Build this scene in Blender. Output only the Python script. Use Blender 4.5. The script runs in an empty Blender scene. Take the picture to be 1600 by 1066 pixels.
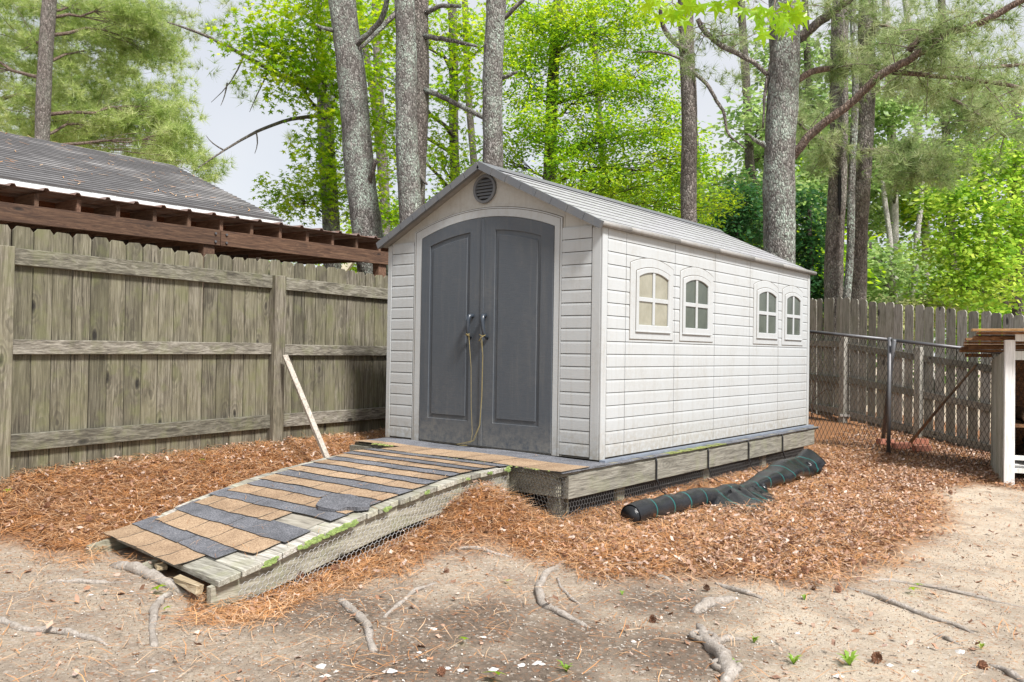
import bpy, bmesh, math, random
import numpy as np
from mathutils import Vector, Matrix
random.seed(7); rng = np.random.default_rng(11)
S = bpy.context.scene
COL = S.collection
# ------------------------------------------------------------------ camera
CAM = np.array([6.0156, -5.6031, 0.8524]); YAW, PIT, ROL, FPX = -0.6746, 0.0113, 0.0153, 1313.5
def _rot():
    cy, sy = math.cos(YAW), math.sin(YAW); cp, sp = math.cos(PIT), math.sin(PIT)
    d = np.array([sy*cp, cy*cp, sp]); r = np.array([cy, -sy, 0.]); u = np.cross(r, d)
    cr, sr = math.cos(ROL), math.sin(ROL)
    return cr*r+sr*u, -sr*r+cr*u, d
CR, CU, CD = _rot()
cam = bpy.data.objects.new('camera', bpy.data.cameras.new('camera')); COL.objects.link(cam)
cam.matrix_world = Matrix(((CR[0], CU[0], -CD[0], CAM[0]), (CR[1], CU[1], -CD[1], CAM[1]), (CR[2], CU[2], -CD[2], CAM[2]), (0, 0, 0, 1)))
cam.data.sensor_width = 36; cam.data.lens = FPX/1600*36; cam.data.clip_start = .05; cam.data.clip_end = 2000
S.camera = cam
# ------------------------------------------------------------------ sky, sun, exposure
SUN_EL, SUN_AZ = math.radians(50), math.radians(108)      # azimuth clockwise from +Y
W = bpy.data.worlds.new('World'); S.world = W; W.use_nodes = True
nt = W.node_tree; nt.nodes.clear()
out = nt.nodes.new('ShaderNodeOutputWorld'); bg = nt.nodes.new('ShaderNodeBackground')
sky = nt.nodes.new('ShaderNodeTexSky'); sky.sky_type = 'NISHITA'; sky.sun_disc = False
sky.sun_elevation = SUN_EL; sky.sun_rotation = SUN_AZ
mx = nt.nodes.new('ShaderNodeMixRGB'); mx.inputs[0].default_value = .8; 
cn = nt.nodes.new('ShaderNodeTexNoise'); cn.inputs['Scale'].default_value = 2.2; cn.inputs['Detail'].default_value = 5
cr_ = nt.nodes.new('ShaderNodeValToRGB'); cr_.color_ramp.elements[0].position = .38; cr_.color_ramp.elements[0].color = (6.9, 7.1, 7.5, 1); cr_.color_ramp.elements[1].position = .62; cr_.color_ramp.elements[1].color = (7.8, 7.8, 7.9, 1)
nt.links.new(cn.outputs[0], cr_.inputs[0]); nt.links.new(cr_.outputs[0], mx.inputs[2])
nt.links.new(sky.outputs[0], mx.inputs[1]); nt.links.new(mx.outputs[0], bg.inputs[0]); bg.inputs[1].default_value = .067
nt.links.new(bg.outputs[0], out.inputs[0])
sl = bpy.data.lights.new('sun', 'SUN'); sl.energy = 4.1; sl.angle = math.radians(11); sl.color = (1, .965, .92)
so = bpy.data.objects.new('sun', sl); COL.objects.link(so)
sd = Vector((math.sin(SUN_AZ)*math.cos(SUN_EL), math.cos(SUN_AZ)*math.cos(SUN_EL), math.sin(SUN_EL)))
so.rotation_euler = sd.to_track_quat('Z', 'Y').to_euler(); so.location = (8, -2, 12)
S.view_settings.view_transform = 'Standard'; S.view_settings.look = 'None'; S.view_settings.gamma = 1
S.view_settings.use_curve_mapping = False; S.view_settings.exposure = .90
S.cycles.use_denoising = True
S.cycles.max_bounces = 6; S.cycles.transparent_max_bounces = 8

# ------------------------------------------------------------------ points
def ray(x, y): return CD + CR*(x-800)/FPX - CU*(y-533)/FPX
def Q(x, y, d): return CAM + ray(x, y)*d
def onz(x, y, z): v = ray(x, y); return CAM + v*(z-CAM[2])/v[2]
def onx(x, y, X): v = ray(x, y); return CAM + v*(X-CAM[0])/v[0]
def smooth(t): t = np.clip(t, 0, 1); return t*t*(3-2*t)
def wob(x, y, f, s=0.):
    return (np.sin(x*f+1.3+s)*np.cos(y*f*1.13-.7+s)+.6*np.sin(x*f*2.1-y*f*1.7+2.1+s)+.4*np.sin(x*f*3.9+y*f*4.3+s*2))/2
STRAW_PX = [(-60, 850), (120, 862), (190, 850), (300, 905), (330, 945), (430, 938), (560, 905), (700, 862), (850, 868), (960, 895), (1090, 898), (1240, 912),
            (1340, 905), (1400, 862), (1470, 835), (1492, 795), (1480, 760), (1530, 752), (1660, 765)]
STRAW = [tuple(onz(x, y, -.41)[:2]) for x, y in STRAW_PX] + [(8, 5.5), (8, 9), (-3, 12), (-3, -4)]
def straw_sd(x, y):
    """signed distance to the edge of the pine straw bed (positive inside)"""
    x = np.asarray(x, float); y = np.asarray(y, float)
    d = np.full(x.shape, 1e9); ins = np.zeros(x.shape, bool); n = len(STRAW)
    for i in range(n):
        ax, ay = STRAW[i]; bx, by = STRAW[(i+1) % n]
        t = np.clip(((x-ax)*(bx-ax)+(y-ay)*(by-ay))/((bx-ax)**2+(by-ay)**2), 0, 1)
        d = np.minimum(d, np.hypot(x-ax-t*(bx-ax), y-ay-t*(by-ay)))
        c = ((ay > y) != (by > y)) & (x < (bx-ax)*(y-ay)/(by-ay+1e-12)+ax); ins ^= c
    return np.where(ins, d, -d)
def hz(x, y):
    x = np.asarray(x, float); y = np.asarray(y, float)
    h = -.465 + .35*smooth((.75-x)/1.5)
    h = h + .27*smooth((y-3)/5)*smooth((4.6-x)/3)
    h = h + .25*np.exp(-((x-2.15)/.36)**2-((y+1.08)/.33)**2) + .10*np.exp(-((x-2.25)/.45)**2-((y+1.5)/.6)**2) + .05*np.exp(-((x-2.55)/.3)**2-((y-1.5)/2.5)**2)
    h = h - .045*np.exp(-((x-2.15)/.4)**2-((y+2.95)/.45)**2)
    h = h - .055*np.exp(-((x-2.2)/.22)**2)*smooth((-y-1.5)/.5)*smooth((y+3.5)/.4)
    sm = smooth((straw_sd(x, y)+.1)/.5)*np.exp(-(np.hypot(x-2, y-1)/9)**2)
    h = h + .035*smooth((straw_sd(x, y)+.1)/.5) + sm*(.016*wob(x, y, 8.3, 4.)+.010*wob(x, y, 17, 5.))
    far = smooth((np.hypot(x-2, y-1)-9)/20)
    h = h*(1-far) - .5*far
    near = np.exp(-(np.hypot(x-2, y-1)/14)**2)
    return h + near*(.012*wob(x, y, 2.3)+.005*wob(x, y, 9, 1.)+.003*wob(x, y, 26, 2.))
def ong(x, y):
    v = ray(x, y); lo, hi = .5, 60.
    for t in np.arange(.6, 60, .1):
        p = CAM+v*t
        if p[2] < hz(p[0], p[1]): hi = t; lo = t-.1; break
    for _ in range(14):
        m = (lo+hi)/2; p = CAM+v*m
        if p[2] < hz(p[0], p[1]): hi = m
        else: lo = m
    return CAM+v*hi

# ------------------------------------------------------------------ object helpers
WL = {}
def tag(o, label=None, cat=None, group=None, kind=None):
    if label: o['label'] = label
    if cat: o['category'] = cat
    if group: o['group'] = group
    if kind: o['kind'] = kind
    return o
def empty(name, loc, label=None, cat=None, group=None):
    o = bpy.data.objects.new(name, None); o.empty_display_size = .2; COL.objects.link(o)
    o.location = loc; WL[o.name] = np.array(loc, float); return tag(o, label, cat, group)
class MB:
    def __init__(s): s.v = []; s.f = []
    def add(s, V, F):
        b = len(s.v); s.v += [tuple(map(float, p)) for p in V]; s.f += [tuple(b+i for i in f) for f in F]; return s
    def box(s, a, b, j=0):
        (x0, y0, z0), (x1, y1, z1) = a, b
        V = [(x0, y0, z0), (x1, y0, z0), (x1, y1, z0), (x0, y1, z0), (x0, y0, z1), (x1, y0, z1), (x1, y1, z1), (x0, y1, z1)]
        if j: V = [tuple(c+random.uniform(-j, j) for c in p) for p in V]
        return s.add(V, [(3, 2, 1, 0), (4, 5, 6, 7), (0, 1, 5, 4), (1, 2, 6, 5), (2, 3, 7, 6), (3, 0, 4, 7)])
    def beam(s, a, b, w, h, up=(0, 0, 1), j=0):
        a = np.array(a, float); b = np.array(b, float); d = b-a; d /= np.linalg.norm(d)
        r = np.cross(d, up); r /= np.linalg.norm(r)+1e-9; u = np.cross(r, d)
        V = [p+sx*r*w/2+sz*u*h/2+(np.array([random.uniform(-j, j) for _ in range(3)]) if j else 0) for p in (a, b) for sx, sz in ((-1, -1), (1, -1), (1, 1), (-1, 1))]
        return s.add(V, [(3, 2, 1, 0), (4, 5, 6, 7), (0, 1, 5, 4), (1, 2, 6, 5), (2, 3, 7, 6), (3, 0, 4, 7)])
    def prism(s, poly, fn, a, b):
        n = len(poly); V = [fn(u, v, a) for u, v in poly]+[fn(u, v, b) for u, v in poly]
        return s.add(V, [tuple(range(n-1, -1, -1)), tuple(range(n, 2*n))]+[(i, (i+1) % n, n+(i+1) % n, n+i) for i in range(n)])
    def ring(s, o, i_, fn, a, b):
        n = len(o); V = [fn(u, v, a) for u, v in o]+[fn(u, v, b) for u, v in o]+[fn(u, v, b) for u, v in i_]+[fn(u, v, a) for u, v in i_]
        F = []
        for k in range(n):
            q = (k+1) % n
            for l in range(4): F.append((l*n+k, l*n+q, ((l+1) % 4)*n+q, ((l+1) % 4)*n+k))
        return s.add(V, F)
    def tube(s, P, R, n=8, cap=True, ns=0, wf=0.):
        P = np.array(P, float); m = len(P); R = np.full(m, R) if np.isscalar(R) else np.array(R, float)
        T = np.gradient(P, axis=0); T /= np.linalg.norm(T, axis=1)[:, None]+1e-12
        up = np.array([0, 0, 1.]) if abs(T[0][2]) < .9 else np.array([1., 0, 0])
        V = []; a = np.arange(n)*2*math.pi/n; r = None
        for k in range(m):
            if r is None: r = np.cross(T[k], up)
            r = r-T[k]*(r@T[k]); r /= np.linalg.norm(r)+1e-12; u = np.cross(T[k], r)
            rr = R[k]*(1+(wf*np.sin(a*3+k*.37+ns)*np.sin(k*.9+ns+a) if wf else 0)+(rng.uniform(-wf, wf, n)*.6 if wf else 0))
            V += list(P[k]+np.outer(np.cos(a)*rr, r)+np.outer(np.sin(a)*rr, u))
        F = [(k*n+i, k*n+(i+1) % n, (k+1)*n+(i+1) % n, (k+1)*n+i) for k in range(m-1) for i in range(n)]
        if cap: F += [tuple(range(n-1, -1, -1)), tuple(range((m-1)*n, m*n))]
        return s.add(V, F)
    def build(s, name, mat, parent=None, smoothf=False, origin=None, recalc=True, bevel=0):
        V = np.array(s.v, float)
        o0 = np.array(origin, float) if origin is not None else np.array([(V[:, 0].min()+V[:, 0].max())/2, (V[:, 1].min()+V[:, 1].max())/2, V[:, 2].min()])
        me = bpy.data.meshes.new(name); me.from_pydata((V-o0).tolist(), [], s.f)
        if recalc:
            bm = bmesh.new(); bm.from_mesh(me); bmesh.ops.recalc_face_normals(bm, faces=bm.faces)
            if bevel: bmesh.ops.bevel(bm, geom=[e for e in bm.edges], offset=bevel, segments=1, affect='EDGES', clamp_overlap=True)
            bm.to_mesh(me); bm.free()
        if smoothf: me.polygons.foreach_set('use_smooth', [True]*len(me.polygons))
        me.materials.append(mat)
        return place(name, me, o0, parent)
def place(name, me, world, parent=None, rot=None):
    o = bpy.data.objects.new(name, me); COL.objects.link(o); world = np.array(world, float)
    WL[o.name] = world
    if parent is not None: o.parent = parent; o.location = world-WL[parent.name]
    else: o.location = world
    if rot is not None: o.rotation_euler = rot
    return o
def soup(name, V, F, mat, parent=None, origin=None, smoothf=False, k=3):
    """V (n,3), F (m,k) numpy -> one mesh object, fast"""
    if origin is None: origin = np.array([V[:, 0].mean(), V[:, 1].mean(), V[:, 2].min()])
    me = bpy.data.meshes.new(name); V = (V-origin).astype(np.float32)
    me.vertices.add(len(V)); me.vertices.foreach_set('co', V.ravel())
    me.loops.add(F.size); me.loops.foreach_set('vertex_index', F.astype(np.int32).ravel())
    me.polygons.add(len(F)); me.polygons.foreach_set('loop_start', np.arange(len(F), dtype=np.int32)*k)
    me.polygons.foreach_set('loop_total', np.full(len(F), k, dtype=np.int32))
    if smoothf: me.polygons.foreach_set('use_smooth', np.ones(len(F), bool))
    me.update(calc_edges=True); me.materials.append(mat)
    return place(name, me, origin, parent)
def frames(N, Dn, tip):
    """rotation matrices: columns = side, along (N,3 tip dirs), normal"""
    t = tip/(np.linalg.norm(tip, axis=1)[:, None]+1e-9); s = np.cross(t, Dn); s /= np.linalg.norm(s, axis=1)[:, None]+1e-9
    n = np.cross(s, t); return np.stack([s, t, n], 2)
def scatter(TV, TF, P, M, sc):
    N = len(P); V = np.einsum('nij,kj->nki', M, TV)*sc[:, None, None]+P[:, None, :]
    F = TF[None]+(np.arange(N)*len(TV))[:, None, None]
    return V.reshape(-1, 3), F.reshape(-1, TF.shape[1])

# ------------------------------------------------------------------ materials
class NM:
    def __init__(s, name):
        s.m = bpy.data.materials.new(name); s.m.use_nodes = True; s.t = s.m.node_tree; s.t.nodes.clear()
        s.o = s.n('ShaderNodeOutputMaterial')
    def n(s, ty, ins=None, **kw):
        nd = s.t.nodes.new(ty)
        for k, v in kw.items(): setattr(nd, k, v)
        for k, v in (ins or {}).items(): s.set(nd.inputs[k], v)
        return nd
    def set(s, i, v):
        if isinstance(v, bpy.types.NodeSocket): s.t.links.new(v, i)
        elif isinstance(v, tuple) and len(v) == 3 and i.type == 'RGBA': i.default_value = (*v, 1)
        else: i.default_value = v
    def co(s, scale=(1, 1, 1), rnd=0, kind='Object'):
        c = s.n('ShaderNodeTexCoord').outputs[kind] if kind != 'World' else s.n('ShaderNodeNewGeometry').outputs['Position']
        if rnd:
            r = s.n('ShaderNodeObjectInfo').outputs['Random']; mu = s.math('MULTIPLY', r, rnd)
            c = s.n('ShaderNodeVectorMath', {0: c, 1: s.n('ShaderNodeCombineXYZ', {0: mu, 1: mu, 2: mu}).outputs[0]}, operation='ADD').outputs[0]
        return s.n('ShaderNodeMapping', {'Vector': c, 'Scale': scale}).outputs[0]
    def noise(s, vec, sc, det=4, rough=.55, dist=0):
        return s.n('ShaderNodeTexNoise', {'Vector': vec, 'Scale': sc, 'Detail': det, 'Roughness': rough, 'Distortion': dist}).outputs[0]
    def vor(s, vec, sc, feat='F1', o='Distance', rnd=1):
        return s.n('ShaderNodeTexVoronoi', {'Vector': vec, 'Scale': sc, 'Randomness': rnd}, feature=feat).outputs[o]
    def math(s, op, a, b=0., c=0., clamp=False):
        return s.n('ShaderNodeMath', {0: a, 1: b, 2: c}, operation=op, use_clamp=clamp).outputs[0]
    def mr(s, v, a, b, c=0., d=1.):
        return s.n('ShaderNodeMapRange', {0: v, 1: a, 2: b, 3: c, 4: d}).outputs[0]
    def mix(s, f, a, b, bt='MIX'):
        return s.n('ShaderNodeMixRGB', {0: f, 1: a, 2: b}, blend_type=bt).outputs[0]
    def ramp(s, f, st):
        r = s.n('ShaderNodeValToRGB', {0: f}); e = r.color_ramp.elements
        while len(e) < len(st): e.new(.5)
        for k, (p, c) in enumerate(st): e[k].position = p; e[k].color = (*c, 1)
        return r.outputs[0]
    def bump(s, h, st=.5, d=.01, n=None):
        i = {'Height': h, 'Strength': st, 'Distance': d}
        if n is not None: i['Normal'] = n
        return s.n('ShaderNodeBump', i).outputs[0]
    def pbr(s, col, rough=.7, nrm=None, **kw):
        i = {'Base Color': col, 'Roughness': rough}
        if nrm is not None: i['Normal'] = nrm
        i.update(kw); p = s.n('ShaderNodeBsdfPrincipled', i); s.out(p.outputs[0]); return s.m
    def out(s, sh): s.t.links.new(sh, s.o.inputs[0])

def wood(name, axis, c0, c1, c2, moss=None, knots=True, bumps=.5, dark=.35, warm=None):
    m = NM(name); st = [7., 7., 7.]; st[axis] = .45
    v = m.co(tuple(st), 37); g = m.noise(v, 7, 7, .66, 1.1); fine = m.noise(m.co(tuple(x*5 if k != axis else x*2.2 for k, x in enumerate(st)), 37), 6, 3, .6)
    b = m.noise(m.co((1, 1, 1), 37), 2.2, 3)
    col = m.ramp(g, [(.34, c0), (.47, c1), (.62, c2), (.75, c1)])
    col = m.mix(m.mr(fine, .35, .7, 0, .55), col, c0)
    if warm: col = m.mix(m.mr(b, .4, .7, 0, .6), col, warm)
    rr = m.n('ShaderNodeObjectInfo').outputs['Random']
    col = m.mix(1., col, m.ramp(rr, [(0, (.6, .6, .56)), (.5, (.98, .98, .93)), (1, (1.12, 1.1, 1.12))]), 'MULTIPLY')
    h = m.math('ADD', m.math('MULTIPLY', g, .6), m.math('MULTIPLY', fine, .5))
    if knots:
        ks = [5.5]*3; ks[axis] = 2.3; kv = m.co(tuple(ks), 53); kd = m.math('ADD', m.vor(kv, 1), m.math('MULTIPLY', m.math('SUBTRACT', m.noise(kv, 2.5, 3), .5), .22))
        kn = m.mr(kd, .05, .13, 1, 0); ring = m.mr(m.math('FRACT', m.math('MULTIPLY', kd, 9.)), .3, .7, 0, .45); ring = m.math('MULTIPLY', ring, m.mr(kd, .2, .45, 1, 0))
        col = m.mix(ring, col, c0); col = m.mix(kn, col, tuple(c*dark for c in c0)); h = m.math('SUBTRACT', h, m.math('MULTIPLY', kn, .6))
    if moss:
        nz = m.n('ShaderNodeNewGeometry').outputs['Normal']; k = m.mr(m.noise(m.co((1, 1, 1), 11), 7, 4), .52, .66, 0, moss[0])
        col = m.mix(k, col, moss[1])
    return m.pbr(col, .82, m.bump(h, bumps, .006))
M = {}
M['fence_v'] = wood('weathered fence wood vertical', 2, (.038, .033, .024), (.121, .107, .079), (.262, .243, .192), warm=(.175, .166, .10), moss=(.35, (.13, .14, .055)))
M['fence_h'] = wood('weathered fence rail wood', 1, (.055, .05, .039), (.158, .145, .115), (.325, .31, .262), moss=(.3, (.16, .17, .08)))
M['fence_rv'] = wood('grey fence wood vertical', 2, (.16, .152, .132), (.36, .345, .31), (.50, .485, .44), moss=(.25, (.15, .16, .09)))
M['fence_rh'] = wood('grey fence rail wood', 0, (.13, .12, .1), (.26, .24, .2), (.36, .34, .29))
M['beam'] = wood('brown stained beam wood', 1, (.035, .017, .01), (.095, .046, .026), (.18, .10, .06), knots=True)
M['rafter'] = wood('brown stained rafter wood', 0, (.06, .03, .018), (.12, .06, .035), (.2, .12, .08), knots=False)
M['beamrust'] = wood('rust red board', 1, (.09, .03, .012), (.15, .05, .02), (.2, .08, .035), knots=False)
M['plank'] = wood('silvered ramp plank', 0, (.14, .13, .11), (.36, .345, .305), (.58, .565, .52), moss=(.3, (.26, .27, .14)), bumps=.8)
M['rim'] = wood('weathered deck timber', 1, (.075, .07, .058), (.18, .172, .145), (.30, .29, .25), moss=(.3, (.2, .21, .12)), bumps=.8)
M['stringer'] = wood('weathered ramp side board', 1, (.13, .12, .09), (.26, .25, .19), (.38, .37, .3), moss=(.35, (.2, .22, .12)), bumps=.8)
M['stick'] = wood('bleached stick wood', 2, (.17, .15, .125), (.33, .30, .26), (.48, .45, .40), knots=False)
M['whitewood'] = wood('chipped white painted wood', 2, (.45, .45, .43), (.68, .69, .69), (.78, .79, .79), knots=False)
M['hutchbrown'] = wood('brown hutch board', 0, (.07, .03, .012), (.2, .09, .035), (.34, .18, .08), knots=False)
M['hutchtan'] = wood('tan fresh board', 0, (.22, .12, .045), (.36, .21, .09), (.48, .32, .16), knots=False)
M['splinter'] = wood('rotten plank wood', 0, (.16, .11, .06), (.36, .29, .19), (.5, .43, .31), knots=False, bumps=1)

def plastic(name, c, grain=1, dirt=.35, rough=.5, dirtc=(.25, .22, .17)):
    m = NM(name); d = m.noise(m.co((1, 1, .5), 0, 'World'), 2.6, 6, .62); d2 = m.noise(m.co((1, 1, 1), 0, 'World'), 22, 4, .7)
    col = m.mix(m.math('MULTIPLY', m.mr(d, .45, .75), m.mr(d2, .35, .65, 0, dirt)), c, dirtc)
    z = m.n('ShaderNodeSeparateXYZ', {0: m.n('ShaderNodeNewGeometry').outputs['Position']}).outputs[2]
    low = m.math('MULTIPLY', m.mr(z, 0, .30, .75, 0), m.mr(d2, .3, .62), clamp=True); col = m.mix(low, col, dirtc)
    sk = m.noise(m.co((9, 9, .5), 0, 'World'), 2.5, 5, .6); col = m.mix(m.mr(sk, .52, .72, 0, dirt*.55), col, dirtc)
    g = m.noise(m.co((4, 4, 60), 0, 'World'), 3, 3)
    return m.pbr(col, m.mr(d2, .3, .7, rough-.06, rough+.12), m.bump(m.math('ADD', g, m.math('MULTIPLY', d2, .4)), .25*grain, .003))
M['shed'] = plastic('pale grey shed plastic', (.405, .425, .435), 1, .4)
M['shedgable'] = plastic('textured gable plastic', (.40, .395, .37), 2.5, .6)
M['door'] = plastic('slate grey door plastic', (.064, .075, .09), 1.4, .25, .5, (.2, .19, .17))
M['rake'] = plastic('dark grey trim plastic', (.11, .118, .13), 1, .3, .5)
def simple(name, c, rough=.6, noise=.25, sc=14, bump=.3, metal=0., dark=None):
    m = NM(name); a = m.noise(m.co((1, 1, 1), 17), sc, 5, .62)
    col = m.mix(m.mr(a, .35, .7, 0, noise*2 if noise < .5 else 1), c, dark or tuple(x*.45 for x in c))
    return m.pbr(col, rough, m.bump(a, bump, .004), Metallic=metal)
M['roof'] = simple('weathered grey roof plastic', (.40, .40, .43), .36, .35, 14, .35, 0, (.22, .22, .22))
M['edge_shadow_core'] = simple('painted edge shadow and asphalt core', (.05, .048, .045), .8)  # dark edges: painted shadow lines on roof risers, asphalt core on shingles
M['roofedge'] = simple('grey eave plastic', (.24, .238, .235), .55, .3, 25, .4, 0, (.17, .15, .12))
M['groove'] = simple('dark groove', (.12, .105, .085), .9)  # dark tone for gaps between siding boards and lines around openings
M['handle'] = simple('black handle plastic', (.035, .045, .06), .3, .2)
M['pane_beige'] = simple('milky beige window pane', (.30, .29, .23), .2, .4, 7, .05, 0, (.2, .19, .14))
M['pane_grey'] = simple('grey green window pane', (.085, .1, .08), .3, .35, 5, .05, 0, (.04, .05, .04))
M['twine'] = simple('yellow jute twine', (.30, .24, .10), .9, .3, 60)
M['metal'] = simple('galvanised steel pipe', (.13, .135, .145), .5, .4, 9, .2, .6, (.1, .09, .09))
M['wire'] = simple('galvanised wire', (.5, .5, .5), .5, .2, 30, 0, .2)
M['wiregrey'] = simple('dull grey wire', (.13, .13, .13), .5, .2)
M['wiredark'] = simple('dark chain link wire', (.06, .055, .05), .6, .2, 30, 0, .1)
M['base'] = simple('blue grey base sheet', (.19, .22, .27), .5, .3, 10)
M['brick'] = simple('terracotta brick clay', (.42, .17, .11), .85, .3, 20, .6)
M['black'] = simple('black netting and dark void', (.012, .012, .014), .7, .2)
M['whitepaint'] = simple('white painted fascia', (.68, .74, .76), .5, .15, 6)
M['darkwall'] = simple('dark brown house siding', (.05, .04, .036), .7, .3, 8)
M['rust'] = simple('rusty brown corrugated steel', (.14, .065, .04), .6, .3, 6, .3, 0, (.3, .29, .29))
M['cream'] = simple('cream painted trim', (.6, .55, .42), .6)
M['dirtybrown'] = simple('moist log bark', (.2, .13, .08), .9, .4, 9, 1)
def shingle(name, c, c2, sc=130):
    m = NM(name); v = m.co((1, 1, 1), 19); a = m.noise(v, sc, 3, .8); b = m.noise(v, 4, 4); g = m.n('ShaderNodeSeparateXYZ', {0: m.vor(v, 170, 'F1', 'Color')}).outputs[0]
    col = m.mix(m.mr(a, .35, .65), c, c2); col = m.mix(m.mr(b, .45, .7, 0, .6), col, tuple(x*.75 for x in c))
    col = m.mix(.45, col, g, 'SOFT_LIGHT')
    rr = m.n('ShaderNodeObjectInfo').outputs['Random']
    col = m.mix(1., col, m.ramp(rr, [(0, (.8, .79, .78)), (1, (1., 1., 1.))]), 'MULTIPLY')
    return m.pbr(col, .95, m.bump(a, .7, .004))
M['sh_tan'] = shingle('tan asphalt shingle', (.23, .145, .085), (.45, .33, .215))
M['sh_grey'] = shingle('charcoal asphalt shingle', (.055, .06, .072), (.22, .225, .25))
M['sh_house'] = shingle('grey house shingle', (.09, .085, .085), (.19, .18, .18), 60)
def houseroof():
    m = NM('streaked grey house shingles'); v = m.co((1, 1, 1)); b = m.noise(m.co((.5, .25, 1)), 3.2, 4); a = m.noise(v, 60, 3, .8)
    col = m.mix(m.mr(a, .35, .65), (.08, .079, .084), (.15, .147, .152)); col = m.mix(m.mr(b, .47, .66, 0, .8), col, (.36, .35, .35))
    rr = m.n('ShaderNodeNewGeometry').outputs['Random Per Island']
    col = m.mix(1., col, m.ramp(rr, [(0, (.7, .7, .7)), (1, (1.15, 1.15, 1.15))]), 'MULTIPLY')
    return m.pbr(col, .9, m.bump(a, .5, .006))
M['houseroof'] = houseroof(); M['roofline'] = simple('dark shingle butt edge', (.07, .068, .07), .9)
def bark(name, c0, c1, c2, lich, lich_amt):
    m = NM(name); v = m.co((1, 1, .42), 23)
    d = m.noise(v, 9, 4, .6); w = m.n('ShaderNodeVectorMath', {0: v, 1: m.n('ShaderNodeVectorMath', {0: m.n('ShaderNodeTexNoise', {'Vector': v, 'Scale': 14., 'Detail': 3.}).outputs[1], 3: .07}, operation='SCALE').outputs[0]}, operation='ADD').outputs[0]
    e = m.vor(w, 36, 'DISTANCE_TO_EDGE'); c = m.vor(w, 36, 'F1', 'Color'); cs = m.n('ShaderNodeSeparateXYZ', {0: c}).outputs[0]
    f = m.noise(m.co((1, 1, .6), 23), 60, 4, .7)
    col = m.ramp(m.math('ADD', m.math('MULTIPLY', cs, .55), m.math('MULTIPLY', f, .5)), [(.2, c0), (.5, c1), (.85, c2)])
    L = m.noise(m.co((1, 1, .7), 31), 2.4, 5, .6); L2 = m.noise(m.co((1, 1, .8), 31), 22, 4, .7)
    col = m.mix(m.math('MULTIPLY', m.mr(L, .42, .62, 0, lich_amt), m.mr(L2, .42, .55)), col, lich)
    crack = m.mr(e, .0, .13, 1, 0); col = m.mix(m.math('MULTIPLY', crack, .75), col, tuple(x*.4 for x in c0))
    h = m.math('ADD', m.mr(e, 0, .3), m.math('MULTIPLY', f, .5))
    return m.pbr(col, .9, m.bump(h, .8, .02))
M['bark_pine'] = bark('lichened pine bark', (.065, .056, .05), (.155, .142, .13), (.30, .285, .268), (.38, .45, .39), 1.)
M['bark_brown'] = bark('brown pine bark', (.065, .052, .045), (.155, .132, .116), (.29, .255, .235), (.33, .36, .3), .35)
M['bark_dark'] = bark('dark oak bark', (.05, .042, .032), (.11, .095, .075), (.19, .17, .14), (.2, .22, .17), .3)
M['bark_limb'] = bark('reddish pine limb bark', (.075, .048, .036), (.165, .112, .085), (.27, .2, .16), (.3, .28, .24), .3)
M['bark_pale'] = bark('pale grey trunk bark', (.3, .28, .25), (.45, .43, .4), (.6, .58, .55), (.5, .52, .45), .3)
def rootm():
    m = NM('smooth grey root bark'); a = m.noise(m.co((1, 1, 1), 7), 9, 5, .6); f = m.noise(m.co((1, 1, 1), 7), 70, 4, .7); u = m.n('ShaderNodeSeparateXYZ', {0: m.n('ShaderNodeNewGeometry').outputs['Normal']}).outputs[2]
    col = m.mix(m.mr(a, .35, .65), (.50, .455, .41), (.34, .295, .25)); col = m.mix(m.mr(f, .5, .7, 0, .6), col, (.16, .125, .10)); col = m.mix(m.mr(a, .6, .7, 0, .8), col, (.60, .56, .52))
    return m.pbr(col, .85, m.bump(m.math('ADD', m.math('ADD', a, f), m.noise(m.co((3, 3, 3), 7), 12, 4, .7, 2.)), 1., .015))
M['root'] = rootm()
M['deadtwig'] = simple('dead twig wood', (.2, .16, .135), .9, .3, 20)
def leaf(name, cols, tr, tw=.5, rough=.45, clump=.55):
    m = NM(name); r = m.n('ShaderNodeNewGeometry').outputs['Random Per Island']
    if clump: r = m.math('ADD', m.math('MULTIPLY', r, 1-clump), m.math('MULTIPLY', m.mr(m.noise(m.co((1, 1, 1.3), 0, 'World'), 1.7, 3, .6), .34, .66), clump), clamp=True)
    a = m.ramp(r, [(i/(len(cols)-1), c) for i, c in enumerate(cols)])
    t = m.ramp(r, [(i/(len(tr)-1), c) for i, c in enumerate(tr)])
    p = m.n('ShaderNodeBsdfPrincipled', {'Base Color': a, 'Roughness': rough, 'Specular IOR Level': .35}); q = m.n('ShaderNodeBsdfTranslucent', {'Color': t})
    x = m.n('ShaderNodeMixShader', {0: tw}); m.t.links.new(p.outputs[0], x.inputs[1]); m.t.links.new(q.outputs[0], x.inputs[2]); m.out(x.outputs[0]); return m.m
M['lf_maple'] = leaf('bright green maple leaf', [(.03, .10, .008), (.10, .24, .010), (.28, .42, .02)], [(.16, .38, .01), (.50, .72, .012), (.92, .94, .04)], .55)
M['lf_oak'] = leaf('green willow oak leaf', [(.025, .09, .01), (.10, .25, .015), (.30, .42, .02)], [(.14, .36, .02), (.46, .70, .02), (.9, .93, .04)], .55)
M['lf_lime'] = leaf('lime green leaf', [(.05, .15, .02), (.17, .33, .03), (.38, .46, .07)], [(.22, .48, .04), (.5, .72, .07), (.85, .9, .2)], .55)
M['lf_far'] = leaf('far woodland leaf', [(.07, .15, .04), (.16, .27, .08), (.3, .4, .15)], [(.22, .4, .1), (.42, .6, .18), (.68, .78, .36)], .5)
M['lf_cedar'] = leaf('dark evergreen leaf', [(.015, .055, .02), (.03, .1, .035), (.06, .16, .05)], [(.04, .14, .04), (.08, .22, .05), (.12, .3, .06)], .35)
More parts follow.
